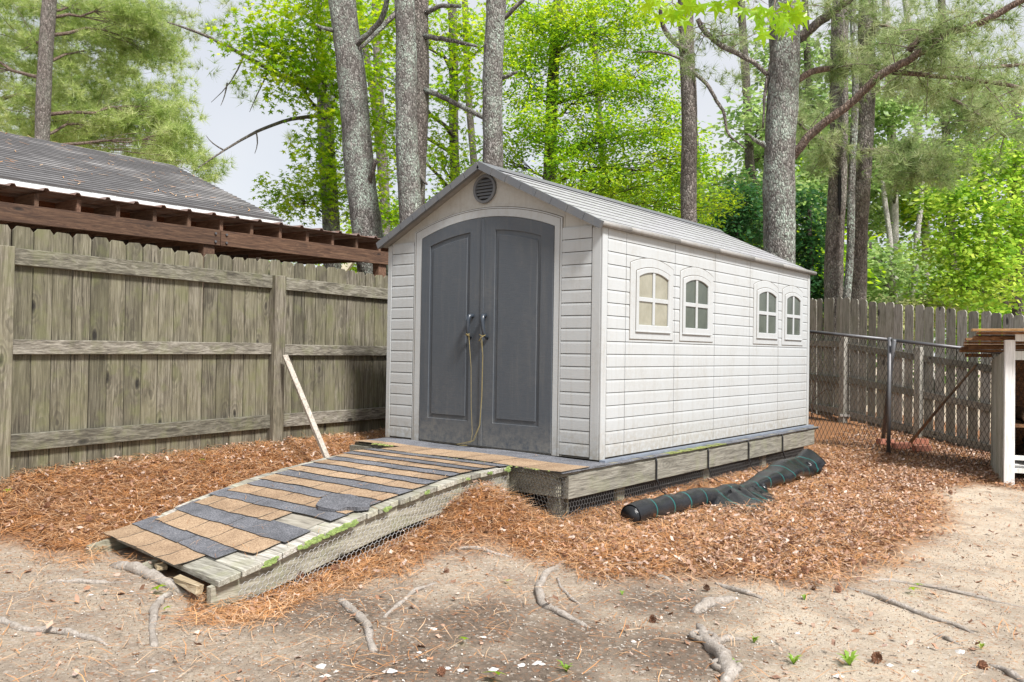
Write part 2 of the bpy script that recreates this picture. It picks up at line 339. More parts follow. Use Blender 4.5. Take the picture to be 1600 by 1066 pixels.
M['lf_pine'] = leaf('pine needle green', [(.07, .14, .03), (.30, .38, .11), (.64, .66, .36)], [(.18, .36, .07), (.54, .68, .18), (.85, .9, .5)], .4, .35)
M['lf_pinegrey'] = leaf('dull pine needle', [(.06, .11, .035), (.22, .29, .11), (.46, .48, .27)], [(.24, .38, .12), (.42, .54, .22), (.6, .62, .38)], .45, .4)
M['lf_gum'] = leaf('fresh sweetgum leaf', [(.05, .17, .01), (.16, .34, .01), (.30, .46, .015)], [(.3, .55, .008), (.58, .82, .01), (.8, .9, .02)], .55, .35)
M['weed'] = leaf('fresh weed leaf', [(.12, .28, .03), (.2, .36, .05), (.3, .4, .06)], [(.3, .6, .04), (.4, .6, .06), (.5, .6, .08)], .4)
M['needle'] = leaf('fallen pine needle', [(.16, .065, .025), (.47, .20, .065), (.62, .32, .125), (.72, .52, .34), (.28, .14, .065), (.58, .26, .085), (.45, .31, .20), (.38, .17, .06)], [(.4, .16, .05), (.5, .25, .1)], .12, .6, .3)
M['deadleaf'] = leaf('dry fallen leaf', [(.13, .07, .045), (.34, .19, .12), (.48, .33, .25), (.26, .14, .085), (.58, .47, .40), (.20, .12, .09), (.42, .22, .12)], [(.3, .15, .08), (.4, .22, .12)], .1, .7, 0)
M['cone'] = simple('brown pine cone', (.24, .11, .06), .8, .4, 30, 1)
M['stone'] = simple('pale quartz stone', (.62, .59, .56), .75, .2, 12, .5)
def stones():
    m = NM('mixed pale gravel'); r = m.n('ShaderNodeNewGeometry').outputs['Random Per Island']
    return m.pbr(m.ramp(r, [(0, (.24, .2, .165)), (.4, (.38, .34, .3)), (.75, (.5, .47, .43)), (1, (.66, .64, .61))]), .8)
M['gravel'] = stones()
def crumbs():
    m = NM('soil crumbs and bark bits'); r = m.n('ShaderNodeNewGeometry').outputs['Random Per Island']
    return m.pbr(m.ramp(r, [(0, (.08, .06, .045)), (.4, (.2, .155, .12)), (.7, (.32, .22, .14)), (1, (.45, .38, .31))]), .9)
M['crumb'] = crumbs()
def groundmat():
    m = NM('sandy soil'); P = m.co((1, 1, 1), 0, 'World')
    at = m.n('ShaderNodeAttribute', attribute_name='straw').outputs['Fac']; dk = m.n('ShaderNodeAttribute', attribute_name='canopy_shade').outputs['Fac']
    a = m.noise(P, 3, 6, .65); b = m.noise(P, 30, 5, .7); c = m.noise(P, 140, 4, .8); sp = m.vor(P, 75, 'F1', 'Color'); spd = m.n('ShaderNodeSeparateXYZ', {0: sp}).outputs[0]
    sand = m.mix(m.mr(b, .35, .65), (.335, .27, .20), (.58, .49, .385)); sand = m.mix(m.mr(a, .45, .62, 0, .7), sand, (.33, .265, .21))
    sx = m.n('ShaderNodeSeparateXYZ', {0: P}).outputs[0]; sand = m.mix(m.math('MULTIPLY', m.mr(sx, 3.2, 4.2), m.mr(a, .3, .6, .95, .4)), sand, (.68, .58, .45))
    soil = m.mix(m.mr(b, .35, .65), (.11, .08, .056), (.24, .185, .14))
    k = m.math('ADD', dk, m.math('MULTIPLY', m.math('SUBTRACT', a, .5), 1.2), clamp=True)  # painted canopy shade, broken up by noise, turns sand to the darker tone
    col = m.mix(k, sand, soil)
    col = m.mix(m.mr(c, .5, .68, 0, .65), col, (.09, .065, .045)); col = m.mix(m.mr(spd, .9, .95, 0, .6), col, (.6, .54, .47))
    col = m.mix(m.mr(spd, .1, .05, 0, .6), col, (.38, .16, .06))
    st = m.mix(m.mr(c, .3, .7), (.09, .035, .014), (.36, .16, .055))
    col = m.mix(m.math('ADD', at, m.math('MULTIPLY', m.math('SUBTRACT', b, .5), 1.3), clamp=True), col, st)
    h = m.math('ADD', m.math('MULTIPLY', b, .8), m.math('MULTIPLY', c, .7))
    return m.pbr(col, .95, m.bump(h, 1., .02))
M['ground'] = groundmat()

# ------------------------------------------------------------------ ground
def axis(lo, hi, st, far):
    a = list(np.arange(lo, hi+st/2, st)); s = st; x = hi
    while x < far: s *= 1.35; x += s; a.append(x)
    s = st; x = lo
    while x > -far: s *= 1.35; x -= s; a.insert(0, x)
    return np.array(a)
gx = axis(-1.5, 6.6, .045, 400); gy = axis(-5.2, 8.5, .045, 400)
GX, GY = np.meshgrid(gx, gy, indexing='ij'); GZ = hz(GX, GY)
nx, ny = GX.shape; I = np.arange(nx*ny).reshape(nx, ny)
F = np.stack([I[:-1, :-1], I[1:, :-1], I[1:, 1:], I[:-1, 1:]], -1).reshape(-1, 4)
V = np.stack([GX, GY, GZ], -1).reshape(-1, 3)
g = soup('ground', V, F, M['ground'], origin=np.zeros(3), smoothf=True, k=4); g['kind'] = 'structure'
sdv = straw_sd(V[:, 0], V[:, 1])
at = g.data.attributes.new('straw', 'FLOAT', 'POINT'); at.data.foreach_set('value', smooth((sdv+.15+.15*wob(V[:, 0], V[:, 1], 3.))/.5).astype(np.float32))
SHADE_PTS = [onz(x, y, -.42)[:2] for x, y in ((520, 940), (740, 960), (900, 985), (1040, 1000), (1050, 930), (640, 1010), (800, 1040))]  # centres of the canopy shade painted into the ground colour
canopy_shade = np.zeros(len(V))
for c in SHADE_PTS: canopy_shade = np.maximum(canopy_shade, np.exp(-(((V[:, 0]-c[0])**2+(V[:, 1]-c[1])**2)/.42**2)**1.5))
at = g.data.attributes.new('canopy_shade', 'FLOAT', 'POINT'); at.data.foreach_set('value', canopy_shade.astype(np.float32)*1.)

# ------------------------------------------------------------------ shed
SW, SL = 2.43, 4.66
FR = lambda u, v, w: (u, -w, v)            # front wall: u = x, v = z, w = outwards
SD = lambda u, v, w: (SW+w, u, v)          # side wall
shed = empty('garden_shed', (SW/2, SL/2, 0), 'pale grey plastic garden shed with charcoal double doors and four arched side windows', 'shed')
RZ, EZ = 2.475, 1.865
def roofz(x): return RZ-(RZ-EZ)*abs(x-SW/2)/(SW/2+.035)
w = MB().prism([(0, 0), (SW, 0), (SW, 1.84), (SW/2, roofz(SW/2)-.035), (0, 1.84)], FR, -.05, 0).build('front_wall', M['shedgable'], shed)
back = MB().prism([(0, 0), (SW, 0), (SW, 1.84), (SW/2, roofz(SW/2)-.035), (0, 1.84)], FR, -SL, -SL+.05).build('back_wall', M['shedgable'], shed)
side = MB().box((SW-.05, .052, 0), (SW, SL-.052, 1.84)).build('side_wall', M['groove'], shed)
MB().box((0, .052, 0), (.05, SL-.052, 1.84)).build('side_wall', M['shed'], shed)
CH = .1025
def board_mesh(L, name='siding_board'):
    # local: x along length, y outward negative -> built in front-wall frame
    prof = [(-.0025, .0055), (.0125, .0055), (.0125, CH*.82), (.0095, CH-.0005), (-.0025, CH-.0005)]
    mb = MB(); n = len(prof)
    Vv = [(-L/2, -a, b) for a, b in prof]+[(L/2, -a, b) for a, b in prof]
    mb.add(Vv, [tuple(range(n-1, -1, -1)), tuple(range(n, 2*n))]+[(i, (i+1) % n, n+(i+1) % n, n+i) for i in range(n)])
    me = bpy.data.meshes.new(name); me.from_pydata(mb.v, [], mb.f)
    bm = bmesh.new(); bm.from_mesh(me); bmesh.ops.recalc_face_normals(bm, faces=bm.faces); bm.to_mesh(me); bm.free()
    me.materials.append(M['shed']); return me
def trim(name, poly, fn, a, b, mt, par, bevel=.003): return MB().prism(poly, fn, a, b).build(name, mt, par, bevel=bevel)
# front siding, two columns
for x0, x1 in ((.056, .359), (2.053, 2.347)): MB().box((x0, -.0012, .002), (x1, -.0002, 1.83)).build('siding_backing', M['groove'], w)
for x0, x1 in ((.058, .352), (2.052, 2.345)):
    me = board_mesh(x1-x0-.007)
    for k in range(18):
        place('siding_board', me, ((x0+x1)/2, -.0012-.0026, .012+k*CH), w)
for x0, x1 in ((.0, .055), (2.348, SW)):
    trim('corner_trim', [(x0, 0), (x1, 0), (x1, 1.84), (x0, 1.84)], FR, .001, .018, M['shed'], w)
# side siding
cols = [(.062, .346), (.346, 1.19), (1.19, 2.013), (2.013, 2.856), (2.856, 3.658), (3.658, 4.592)]
for y0, y1 in cols:
    me = board_mesh(y1-y0-.007)
    for k in range(18):
        place('siding_board', me, (SW+.0026, (y0+y1)/2+random.uniform(-.001, .001), .012+k*CH), side, (0, 0, math.pi/2))
for y0, y1 in ((-.0175, .057), (4.598, SL)):
    trim('corner_trim', [(y0, 0), (y1, 0), (y1, 1.84), (y0, 1.84)], SD, .001, .019, M['shed'], side)
def arch(u0, u1, v0, vs, vt, n=14):
    P = [(u0, v0), (u1, v0), (u1, vs)]
    h = vt-vs; r = ((u1-u0)/2)**2/(2*h)+h/2; c = (u0+u1)/2; a = math.asin(min(1, (u1-u0)/2/r))
    for k in range(1, n): t = a-2*a*k/n; P.append((c+r*math.sin(t), vt-r+r*math.cos(t)))
    return P+[(u0, vs)]
# door surround + doors
o_ = arch(.36, 2.052, .0, 1.945, 2.10, 20); i_ = arch(.452, 1.978, -.001, 1.882, 2.02, 20)
MB().ring(o_, i_, FR, .001, .016).build('door_surround', M['shed'], w, bevel=.003)
o2 = arch(.34, 2.07, .0, 1.965, 2.125, 20); i2 = arch(.366, 2.046, -.001, 1.948, 2.105, 20)
MB().ring([p for p in o2], [p for p in i2], FR, .0008, .006).build('door_surround', M['shedgable'], w)
MB().ring(arch(.376, 2.036, .0, 1.94, 2.09, 20), arch(.381, 2.031, -.001, 1.937, 2.085, 20), FR, .012, .0168).build('surround_groove', M['groove'], w)
MB().ring(arch(.354, 2.058, .0, 1.949, 2.106, 20), arch(.361, 2.051, -.001, 1.944, 2.099, 20), FR, .0008, .0075).build('surround_groove', M['groove'], w)
def halfdoor(x0, x1):
    # door leaf outline under the arch
    h = .138; R_ = (.763)**2/(2*h)+h/2; c = 1.215; zt = 2.015
    zf = lambda x: zt-R_+math.sqrt(R_*R_-(x-c)**2)
    n = 12
    return [(x0, .012), (x1, .012)]+[(x1+(x0-x1)*k/n, zf(x1+(x0-x1)*k/n)) for k in range(n+1)], zf
for (x0, x1, pa, pb) in ((.458, 1.195, .568, 1.058), (1.201, 1.972, 1.348, 1.842)):
    poly, zf = halfdoor(x0, x1)
    d = MB().prism(poly, FR, .001, .008).build('door', M['door'], w)
    zt = lambda x: zf(x)-.125
    n = 12
    # raised frame around a sunken panel: ring following the same arch
    def panel(a, b, lo, off): return [(a, lo), (b, lo)]+[(b+(a-b)*k/n, zf(b+(a-b)*k/n)-off) for k in range(n+1)]
    MB().ring([(u, v) for u, v in poly], panel(pa, pb, .225, .115), FR, .0075, .02).build('door_frame', M['door'], d, bevel=.003)
    MB().prism(panel(pa+.035, pb-.035, .26, .155), FR, .0075, .0165).build('door_panel', M['door'], d, bevel=.005)
MB().box((1.196, -.028, .015), (1.226, -.0205, 2.0)).build('door_strip', M['door'], w)
for hx, sgn in ((1.095, -1), (1.262, 1)):
    P = [(hx-.012*sgn, -.022, 1.155), (hx-.006*sgn, -.062, 1.15), (hx, -.075, 1.11), (hx+.006*sgn, -.072, 1.04), (hx+.012*sgn, -.062, .985), (hx+.016*sgn, -.024, .955)]
    MB().tube(P, [.018, .021, .019, .016, .017, .015], 10).build('door_handle', M['handle'], w, True)
MB().box((1.222, -.035, 1.09), (1.24, -.028, 1.16)).build('latch', M['metal'], w)
# vent
vc = (1.212, 2.267); circ = lambda r, s=1.: [(vc[0]+r*math.cos(t*math.pi/14), vc[1]+r*s*math.sin(t*math.pi/14)) for t in range(28)]
vent = MB().ring(circ(.128), circ(.102), FR, .001, .026).build('gable_vent', M['rake'], w, bevel=.003)
MB().prism(circ(.103), FR, .001, .004).build('vent_back', M['black'], vent)
for k in range(6):
    z = vc[1]-.083+k*.029; hw = math.sqrt(max(.0, .1**2-(z-vc[1]+.005)**2))
    MB().add([(vc[0]-hw, -.021, z), (vc[0]+hw, -.021, z), (vc[0]+hw, -.008, z+.021), (vc[0]-hw, -.008, z+.021), (vc[0]-hw, -.018, z-.002), (vc[0]+hw, -.018, z-.002), (vc[0]+hw, -.005, z+.017), (vc[0]-hw, -.005, z+.017)],
             [(0, 1, 2, 3), (7, 6, 5, 4), (0, 4, 5, 1), (1, 5, 6, 2), (2, 6, 7, 3), (3, 7, 4, 0)]).build('louvre', M['rake'], vent)
# windows
WIN = [(.41, 1.15, .5, 1.085, .54, 1.048, 'pane_beige'), (1.29, 1.965, 1.335, 1.90, 1.378, 1.842, 'pane_grey'), (2.955, 3.64, 3.03, 3.6, 3.075, 3.562, 'pane_grey'), (3.77, 4.42, 3.84, 4.36, 3.885, 4.318, 'pane_grey')]
for k, (a0, a1, b0, b1, c0, c1, pm) in enumerate(WIN):
    wn = MB().ring(arch(a0, a1, .962, 1.595, 1.655), arch(b0, b1, 1.035, 1.535, 1.575), SD, .001, .021).build('window', M['shed'], side, bevel=.004)
    MB().ring(arch(a0-.006, a1+.006, .956, 1.598, 1.661), arch(a0+.002, a1-.002, .964, 1.593, 1.653), SD, .0135, .0165).build('window_groove', M['groove'], wn)
    MB().ring(arch(b0-.008, b1+.008, 1.027, 1.538, 1.584), arch(b0+.001, b1-.001, 1.036, 1.534, 1.574), SD, .018, .0222).build('window_groove', M['groove'], wn)
    if k == 0: wn['label'] = 'arched window nearest the doors with beige panes'
    MB().ring(arch(b0-.002, b1+.002, 1.033, 1.533, 1.577), arch(c0, c1, 1.085, 1.488, 1.535), SD, .0135, .03).build('window_frame', M['shed'], wn, bevel=.004)
    MB().box((SW+.014, b0-.01, 1.022), (SW+.036, b1+.01, 1.036)).build('window_sill', M['shed'], wn, bevel=.003)
    cm = (c0+c1)/2; zm = 1.30
    MB().box((SW+.0155, cm-.019, 1.086), (SW+.027, cm+.019, 1.532)).build('muntin', M['shed'], wn, bevel=.003)
    MB().box((SW+.0155, c0, zm-.019), (SW+.0265, c1, zm+.019)).build('muntin', M['shed'], wn, bevel=.003)
    pt = arch(c0, c1, 1.085, 1.488, 1.535)
    for (u0, u1, v0, v1) in ((c0, cm, 1.084, zm), (cm, c1, 1.084, zm)):
        MB().prism([(u0, v0), (u1, v0), (u1, v1), (u0, v1)], SD, .0135, .0155).build('pane', M[pm], wn)
    top = arch(c0, c1, zm, 1.488, 1.535, 12)
    mid = 2+6
    MB().prism([(cm, zm), top[1], top[2]]+top[3:3+6], SD, .0135, .0155).build('pane', M[pm], wn)
    MB().prism([(c0, zm), (cm, zm)]+top[3+5:], SD, .0135, .0155).build('pane', M[pm], wn)
# roof
roof = MB().prism([(-.03, EZ-.035), (SW/2, RZ-.035), (SW+.03, EZ-.035), (SW+.03, EZ-.02), (SW/2, RZ-.012), (-.03, EZ-.02)], FR, -SL-.09, .085).build('roof', M['roofedge'], shed)
NC = 9; ye = [-.085]+[c[1] for c in cols[:-1]]+[SL+.09]
for sg in (-1, 1):
    for j in range(len(ye)-1):
        mb = MB()
        for c in range(NC):
            # stepped courses, each lower edge proud of the next one down
            t0, t1 = c/NC, (c+1)/NC+.006
            x0 = SW/2+sg*(SW/2+.042)*t0; x1 = SW/2+sg*(SW/2+.042)*t1
            z0 = RZ-.010-(RZ-EZ)*t0; z1 = RZ-.010-(RZ-EZ)*t1+.008
            za = z0+.0005*c; y0 = ye[j]+.0015; y1 = ye[j+1]-.0015
            Vv = [(x0, y0, za), (x0, y1, za), (x1, y1, z1), (x1, y0, z1), (x0, y0, za-.02), (x0, y1, za-.02), (x1, y1, z1-.010), (x1, y0, z1-.010)]
            mb.add(Vv, [(0, 1, 2, 3), (7, 6, 5, 4), (0, 4, 5, 1), (1, 5, 6, 2), (2, 6, 7, 3), (3, 7, 4, 0)])
        o = mb.build('roof_panel', M['roof'], roof, recalc=False); o.data.materials.append(M['edge_shadow_core'])
        for q_, pl in enumerate(o.data.polygons): pl.material_index = 1 if q_ % 6 == 4 or q_ % 6 in (3, 5) else 0  # risers and panel ends coloured dark to paint in the shadow lines
        # eave lip
        xe = SW/2+sg*(SW/2+.048)
        MB().tube([(xe, ye[j]+.002, EZ-.012), (xe, ye[j+1]-.002, EZ-.012)], .024, 8).build('eave_lip', M['roofedge'], roof, True)
    nseg = 8
    for k in range(nseg):
        t0, t1 = k/nseg, (k+1)/nseg
        a = (SW/2+sg*(SW/2+.06)*t0, -.1, RZ+.006-(RZ-EZ)*t0*1.02-.02); b = (SW/2+sg*(SW/2+.06)*(t1-.004), -.1, RZ+.006-(RZ-EZ)*t1*1.02-.02)
        MB().beam(a, b, .035, .062).build('rake_trim', M['rake'], roof)
MB().add([(SW/2-.07, -.11, RZ-.03), (SW/2, -.11, RZ+.02), (SW/2+.07, -.11, RZ-.03), (SW/2-.07, SL+.1, RZ-.03), (SW/2, SL+.1, RZ+.02), (SW/2+.07, SL+.1, RZ-.03)],
         [(0, 1, 4, 3), (1, 2, 5, 4), (0, 2, 1), (3, 4, 5), (0, 3, 5, 2)]).build('ridge_cap', M['rake'], roof)
MB().box((SW+.0205, -.03, -.012), (SW+.075, SL+.02, .006)).build('base_flashing', M['base'], shed)
# twine on the handles
def sag(a, b, s, n=8): return [np.array(a)+(np.array(b)-np.array(a))*t+np.array([0, 0, -s*4*t*(1-t)]) for t in np.linspace(0, 1, n)]
tw = MB(); tw.tube([(1.085, -.085, .995), (1.12, -.09, .98), (1.115, -.07, .97), (1.08, -.088, .985), (1.125, -.085, .992)], .004, 5)
tw.tube([(1.113, -.08, .97), (1.118, -.05, .7), (1.122, -.045, .35), (1.14, -.045, .12), (1.13, -.05, .04), (1.06, -.09, .018)], .002, 5)
tag(tw.build('twine', M['twine'], None, True), 'yellow twine knotted on the left door handle and hanging straight down', 'twine')
tw = MB(); tw.tube([(1.235, -.08, .985), (1.27, -.085, .975), (1.30, -.075, .985), (1.26, -.09, .96), (1.235, -.085, .93), (1.255, -.08, .95)], .0038, 5)
for dx in (0, .012): tw.tube([(1.25+dx, -.08, .96), (1.248+dx*.5, -.05, .8), (1.24+dx*.5, -.045, .45), (1.222+dx*.5, -.045, .2), (1.17+dx, -.07, .06), (1.02, -.12, .02), (1.09, -.14, .018), (1.14, -.11, .02)], .002, 5)
tag(tw.build('twine', M['twine'], None, True), 'longer yellow twine tied to the right door handle, its end looped on the porch', 'twine')

# ------------------------------------------------------------------ deck
deck = empty('shed_deck', (1.2, 2.0, -.4), 'low weathered wooden deck under the shed with shingled porch edge and wire skirt', 'deck')
MB().box((.06, -.45, -.045), (.599, SL+.05, -.0135)).build('deck_board', M['rim'], deck); MB().box((.601, -.68, -.045), (2.55, SL+.05, -.0135)).build('deck_board', M['rim'], deck)
PX0, PX1, PY = .02, 2.57, -.72
MB().box((2.5, -.6, -.215), (2.56, 4.55, -.0455)).build('rim_beam', M['rim'], deck, bevel=.004)
MB().box((.62, -.66, -.2), (2.495, -.6, -.0455)).build('rim_beam', M['stringer'], deck, bevel=.004)
MB().box((.0, -.4, -.17), (.06, .5, -.047)).build('rim_beam', M['rim'], deck, bevel=.004)
MB().beam((.07, -.5, -.1), (.5, -.44, -.1), .04, .13, j=.005).build('side_block', M['rim'], deck)
me = None
for x, y in ((2.42, .25), (2.42, 3.2), (2.42, -.55), (2.42, 1.8)):
    z = float(hz(x, y)); MB().box((x-.04, y-.06, z-.03), (x+.06, y+.06, -.046), .004).build('deck_post', M['stringer'], deck)
MB().box((2.44, -.5, -.48), (2.45, 4.5, -.05)).build('void_backing', M['black'], deck)  # black netting sheet, also stands for the dark void under the deck
MB().box((.3, -.5, -.48), (2.438, -.49, -.05)).build('void_backing', M['black'], deck)
# porch shingles: charcoal strip by the doors, tan strip at the edge
def sheet(name, x0, x1, y0, y1, z0f, z1f, mt, par, nx=7, ny=3, th=.005, jag=.006, lab=None):
    mb = MB(); n = nx; top = []; jx = [[(rng.uniform(-jag, jag), rng.uniform(-jag, jag)) for _ in range(ny+1)] for _ in range(nx+1)]
    for i in range(nx+1):
        for j in range(ny+1):
            t, s = i/nx, j/ny; x = x0+(x1-x0)*t+(jx[i][j][0] if i in (0, nx) else 0); y = y0+(y1-y0)*s+(jx[i][j][1] if j in (0, ny) else 0)
            top.append((x, y, z0f(x, y)+(z1f-0)*(1-s)+rng.uniform(0, .0025)))
    idx = lambda i, j: i*(ny+1)+j; N = len(top)
    bot = [(x, y, z-th) for x, y, z in top]; F = []
    for i in range(nx):
        for j in range(ny): F += [(idx(i, j), idx(i+1, j), idx(i+1, j+1), idx(i, j+1)), (N+idx(i, j+1), N+idx(i+1, j+1), N+idx(i+1, j), N+idx(i, j))]
    for i in range(nx): F += [(idx(i, 0), N+idx(i, 0), N+idx(i+1, 0), idx(i+1, 0)), (idx(i+1, ny), N+idx(i+1, ny), N+idx(i, ny), idx(i, ny))]
    for j in range(ny): F += [(idx(0, j+1), N+idx(0, j+1), N+idx(0, j), idx(0, j)), (idx(nx, j), N+idx(nx, j), N+idx(nx, j+1), idx(nx, j+1))]
    o = mb.add(top+bot, F).build(name, mt, par, recalc=False); o.data.materials.append(M['edge_shadow_core'])
    for pl in o.data.polygons: pl.material_index = 1 if abs(pl.normal.z) < .6 else 0
    return o
flat = lambda x, y: -.004-.012*max(0, (x-2.0))+.004*math.sin(x*5)
xs = [.03, .95, 1.9, 2.56]
for a, b in zip(xs[:-1], xs[1:]): sheet('shingle', a+.002, b-.002, -.34, -.018, flat, -.002, M['sh_grey'], deck)
xs = [.06, .36, .67, .98, 1.28, 1.6, 1.9, 2.22, 2.565]
for a, b in zip(xs[:-1], xs[1:]): sheet('shingle', a+.0045, b-.0045, (-.7 if a > .6 else -.47)+rng.uniform(-.01, .01)-.02*(b > 2.3), -.33, lambda x, y: flat(x, y)+.004, .001, M['sh_tan'], deck, 4, 2)
m = NM('moss'); a = m.noise(m.co(), 60, 4, .7); m.pbr(m.mix(m.mr(a, .35, .65), (.08, .10, .03), (.30, .34, .10)), .95, m.bump(a, 1, .01)); M['moss'] = m.m
m = NM('lichen'); a = m.noise(m.co(), 40, 4, .7); m.pbr(m.mix(m.mr(a, .35, .65), (.12, .18, .05), (.28, .37, .12)), .95, m.bump(a, 1, .01)); M['lichen'] = m.m
mb = MB()
def blob(mb, c, r, fl=.4, n=7):
    c = np.array(c); V = [c+np.array([0, 0, r*fl])]; F = []
    for k in range(n):
        t = k*2*math.pi/n; q = r*rng.uniform(.7, 1.2); V.append(c+np.array([q*math.cos(t), q*math.sin(t), -r*fl*.5]))
    F = [(0, 1+k, 1+(k+1) % n) for k in range(n)]; mb.add(V, F)
for k in range(70):
    x = .65+1.85*rng.random()**.9; blob(mb, (x, -.705-.01*rng.random(), -.006), rng.uniform(.008, .02))
for k in range(25): blob(mb, (rng.uniform(.35, .62), -.46-.06*rng.random(), .002), rng.uniform(.01, .02))
o = mb.build('moss', M['moss'], deck, True); o['kind'] = 'stuff'
# edge sheets along the side: thin layered felt, greenish
for y0, y1, mt in ((-.7, .9, 'sh_grey'), (.9, 2.05, 'moss'), (2.05, SL+.05, 'sh_grey')):
    mb = MB(); n = 14
    for k in range(n):
        a = y0+(y1-y0)*k/n; b = y0+(y1-y0)*(k+1)/n; j = .004*math.sin(k*1.9); x1 = 2.572+j
        mb.box((2.505, a, -.0130-.006), (x1, b-.001, -.0125+.003*math.sin(k*2.7)))
    mb.build('edge_strip', M[mt], deck)
# straps over the rim
for y in (.662, 1.644, 2.571, 3.493):
    P = [(2.54, y, -.03), (2.568, y, -.03), (2.572, y+.004, -.06), (2.575, y, -.2), (2.6, y+.03, -.3), (2.7, y+.1, float(hz(2.7, y+.1))+.01)]
    MB().tube(P, [.007, .0075, .0075, .0075, .005, .004], 6).build('strap', M['black'], deck, True)
# ------------------------------------------------------------------ ramp
RX0, RX1 = .6, 2.1
RP = [(-.70, -.012), (-.9, -.016), (-1.146, -.03), (-1.507, -.07), (-1.852, -.118), (-2.208, -.185), (-2.465, -.232), (-2.591, -.262), (-2.784, -.308), (-2.95, -.34), (-3.13, -.372)]
def rz(y): return float(np.interp(-y, [-p[0] for p in RP], [p[1] for p in RP]))
ramp = empty('ramp', (1.35, -1.9, -.42), 'sagging wooden ramp covered in strips of tan and charcoal roof shingles leading to the doors', 'ramp')
y = -.705; k = 0; planks = []
while y > -3.1:
    wd = .088 if y > -2.45 else .135
    wd *= rng.uniform(.95, 1.04); y1 = y-wd; sk = -.14*smooth((-y-1.9)/1.2)   # left end pulled uphill near the foot
    x0 = RX0-.02*rng.random(); x1 = RX1+.022*rng.random()-.008
    za, zb = rz(y), rz(y1); o0 = .0025*rng.random()
    dyl = float(.17*smooth((-y-2.0)/1.0))
    Vv = []
    for zz in (-.034, 0):
        for (x, dy) in ((x0, dyl), (x1, 0)):
            Vv += [(x, y1+.006+dy, zb+zz+o0+.05*dyl*0), (x, y-.001+dy, za+zz+o0)]
    # 0:(x0,y1,lo) 1:(x0,y,lo) 2:(x1,y1,lo) 3:(x1,y,lo) 4..7 top
    mb = MB().add(Vv, [(0, 1, 3, 2), (4, 6, 7, 5), (0, 2, 6, 4), (1, 5, 7, 3), (0, 4, 5, 1), (2, 3, 7, 6)])
    mb.build('plank', M['plank'], ramp, bevel=.003); y = y1; k += 1
for x in (RX0+.08, 1.35, RX1-.055):
    P = [(yy, rz(yy)-.036) for yy in np.linspace(-.67, -3.14, 14)]
    low = [(yy, zz-.165+.05*float(smooth((-yy-2.6)/.6))) for yy, zz in P]
    MB().prism(P+low[::-1], lambda u, v, w_: (w_, u, v), x-.02, x+.02).build('side_board', M['stringer'], ramp)
MB().beam((1.72, -3.13, -.425), (2.0, -3.17, -.42), .045, .04, j=.012).build('broken_board', M['splinter'], ramp)
MB().beam((1.32, -3.02, -.42), (1.5, -3.1, -.41), .05, .015, j=.006).build('broken_board', M['splinter'], ramp)
# shingles
def rampz(x, y):
    dyl = .17*float(smooth((-y-2.0)/1.0))*(RX1-x)/(RX1-RX0)
    return rz(y-dyl)+.0075
rows = []
EX = [(.20, 1), (.15, 0), (.20, 1), (.17, 0), (.19, 1), (.13, 0), (.155, 1), (.12, 0), (.15, 1), (.125, 0), (.14, 1), (.115, 0), (.14, 1), (.11, 0), (.13, 1), (.11, 0), (.13, 1), (.10, 0)]
kx = 2.44/sum(e[0] for e in EX); y = -.722-2.44
for e, kd in EX: rows.append((y+e*kx, y, kd)); y += e*kx
rows = rows[::-1]
n = len(rows)
for j, (ya, yb, kd) in enumerate(rows):
    f = 1-(n-1-j)/n
    q_ = n-1-j                                   # row number counted from the foot
    xl = RX0+(0, .0, .10, .06, .10, .04, .12, .13, .11, .10, .09, .1, .09, .08, .04, .02, .01, .0)[q_]+rng.uniform(-.01, .01)
    xr = RX1-(.42, .29, .12, .085, .47, .09, .08, .07, .06, .06, .06, .06, .08, .08, .07, .05, .02, .0)[q_]+rng.uniform(-.01, .01)
    cutx = [xl]
    L = .305 if kd == 1 else .95
    x = xl+rng.uniform(.12, L)
    while x < xr-.06: cutx.append(x); x += L
    cutx.append(xr)
    th0 = .17*float(smooth((-(ya+yb)/2-2.0)/1.0))
    for a, b in zip(cutx[:-1], cutx[1:]):
        def zf(x, yv): return rampz(x, yv)
        nx_ = 3 if kd == 1 else 8
        sk = lambda x: th0*(RX1-x)/(RX1-RX0)
        mb = MB(); top = []; ny_ = 3
        cl = rng.uniform(.0, .003)
        for p in range(nx_+1):
            for q in range(ny_+1):
                xx = a+.0045+(b-a-.009)*p/nx_; s = q/ny_; yy = yb-.014+(ya-yb+.02)*s
                if q == 0: yy += rng.uniform(-.006, .006)+.004*math.sin(xx*9+j)
                if p in (0, nx_): xx += rng.uniform(-.003, .003)
                yy += sk(xx)
                top.append((xx, yy, rampz(xx, yy)+.003+.006*(1-s)+(cl if q == 0 else 0)+rng.uniform(0, .001)))
        idx = lambda p, q: p*(ny_+1)+q; N = len(top); bot = [(u, v, z-.0035) for u, v, z in top]; F = []
        for p in range(nx_):
            for q in range(ny_): F += [(idx(p, q), idx(p+1, q), idx(p+1, q+1), idx(p, q+1)), (N+idx(p, q+1), N+idx(p+1, q+1), N+idx(p+1, q), N+idx(p, q))]
            F += [(idx(p, 0), N+idx(p, 0), N+idx(p+1, 0), idx(p+1, 0)), (idx(p+1, ny_), N+idx(p+1, ny_), N+idx(p, ny_), idx(p, ny_))]
        for q in range(ny_): F += [(idx(0, q+1), N+idx(0, q+1), N+idx(0, q), idx(0, q)), (idx(nx_, q), N+idx(nx_, q), N+idx(nx_, q+1), idx(nx_, q+1))]
        o = mb.add(top+bot, F).build('shingle', M['sh_tan' if kd == 1 else 'sh_grey'], ramp, recalc=False)
        o.data.materials.append(M['edge_shadow_core'])          # cut edges show the black asphalt core
        for pl in o.data.polygons: pl.material_index = 1 if abs(pl.normal.z) < .6 else 0
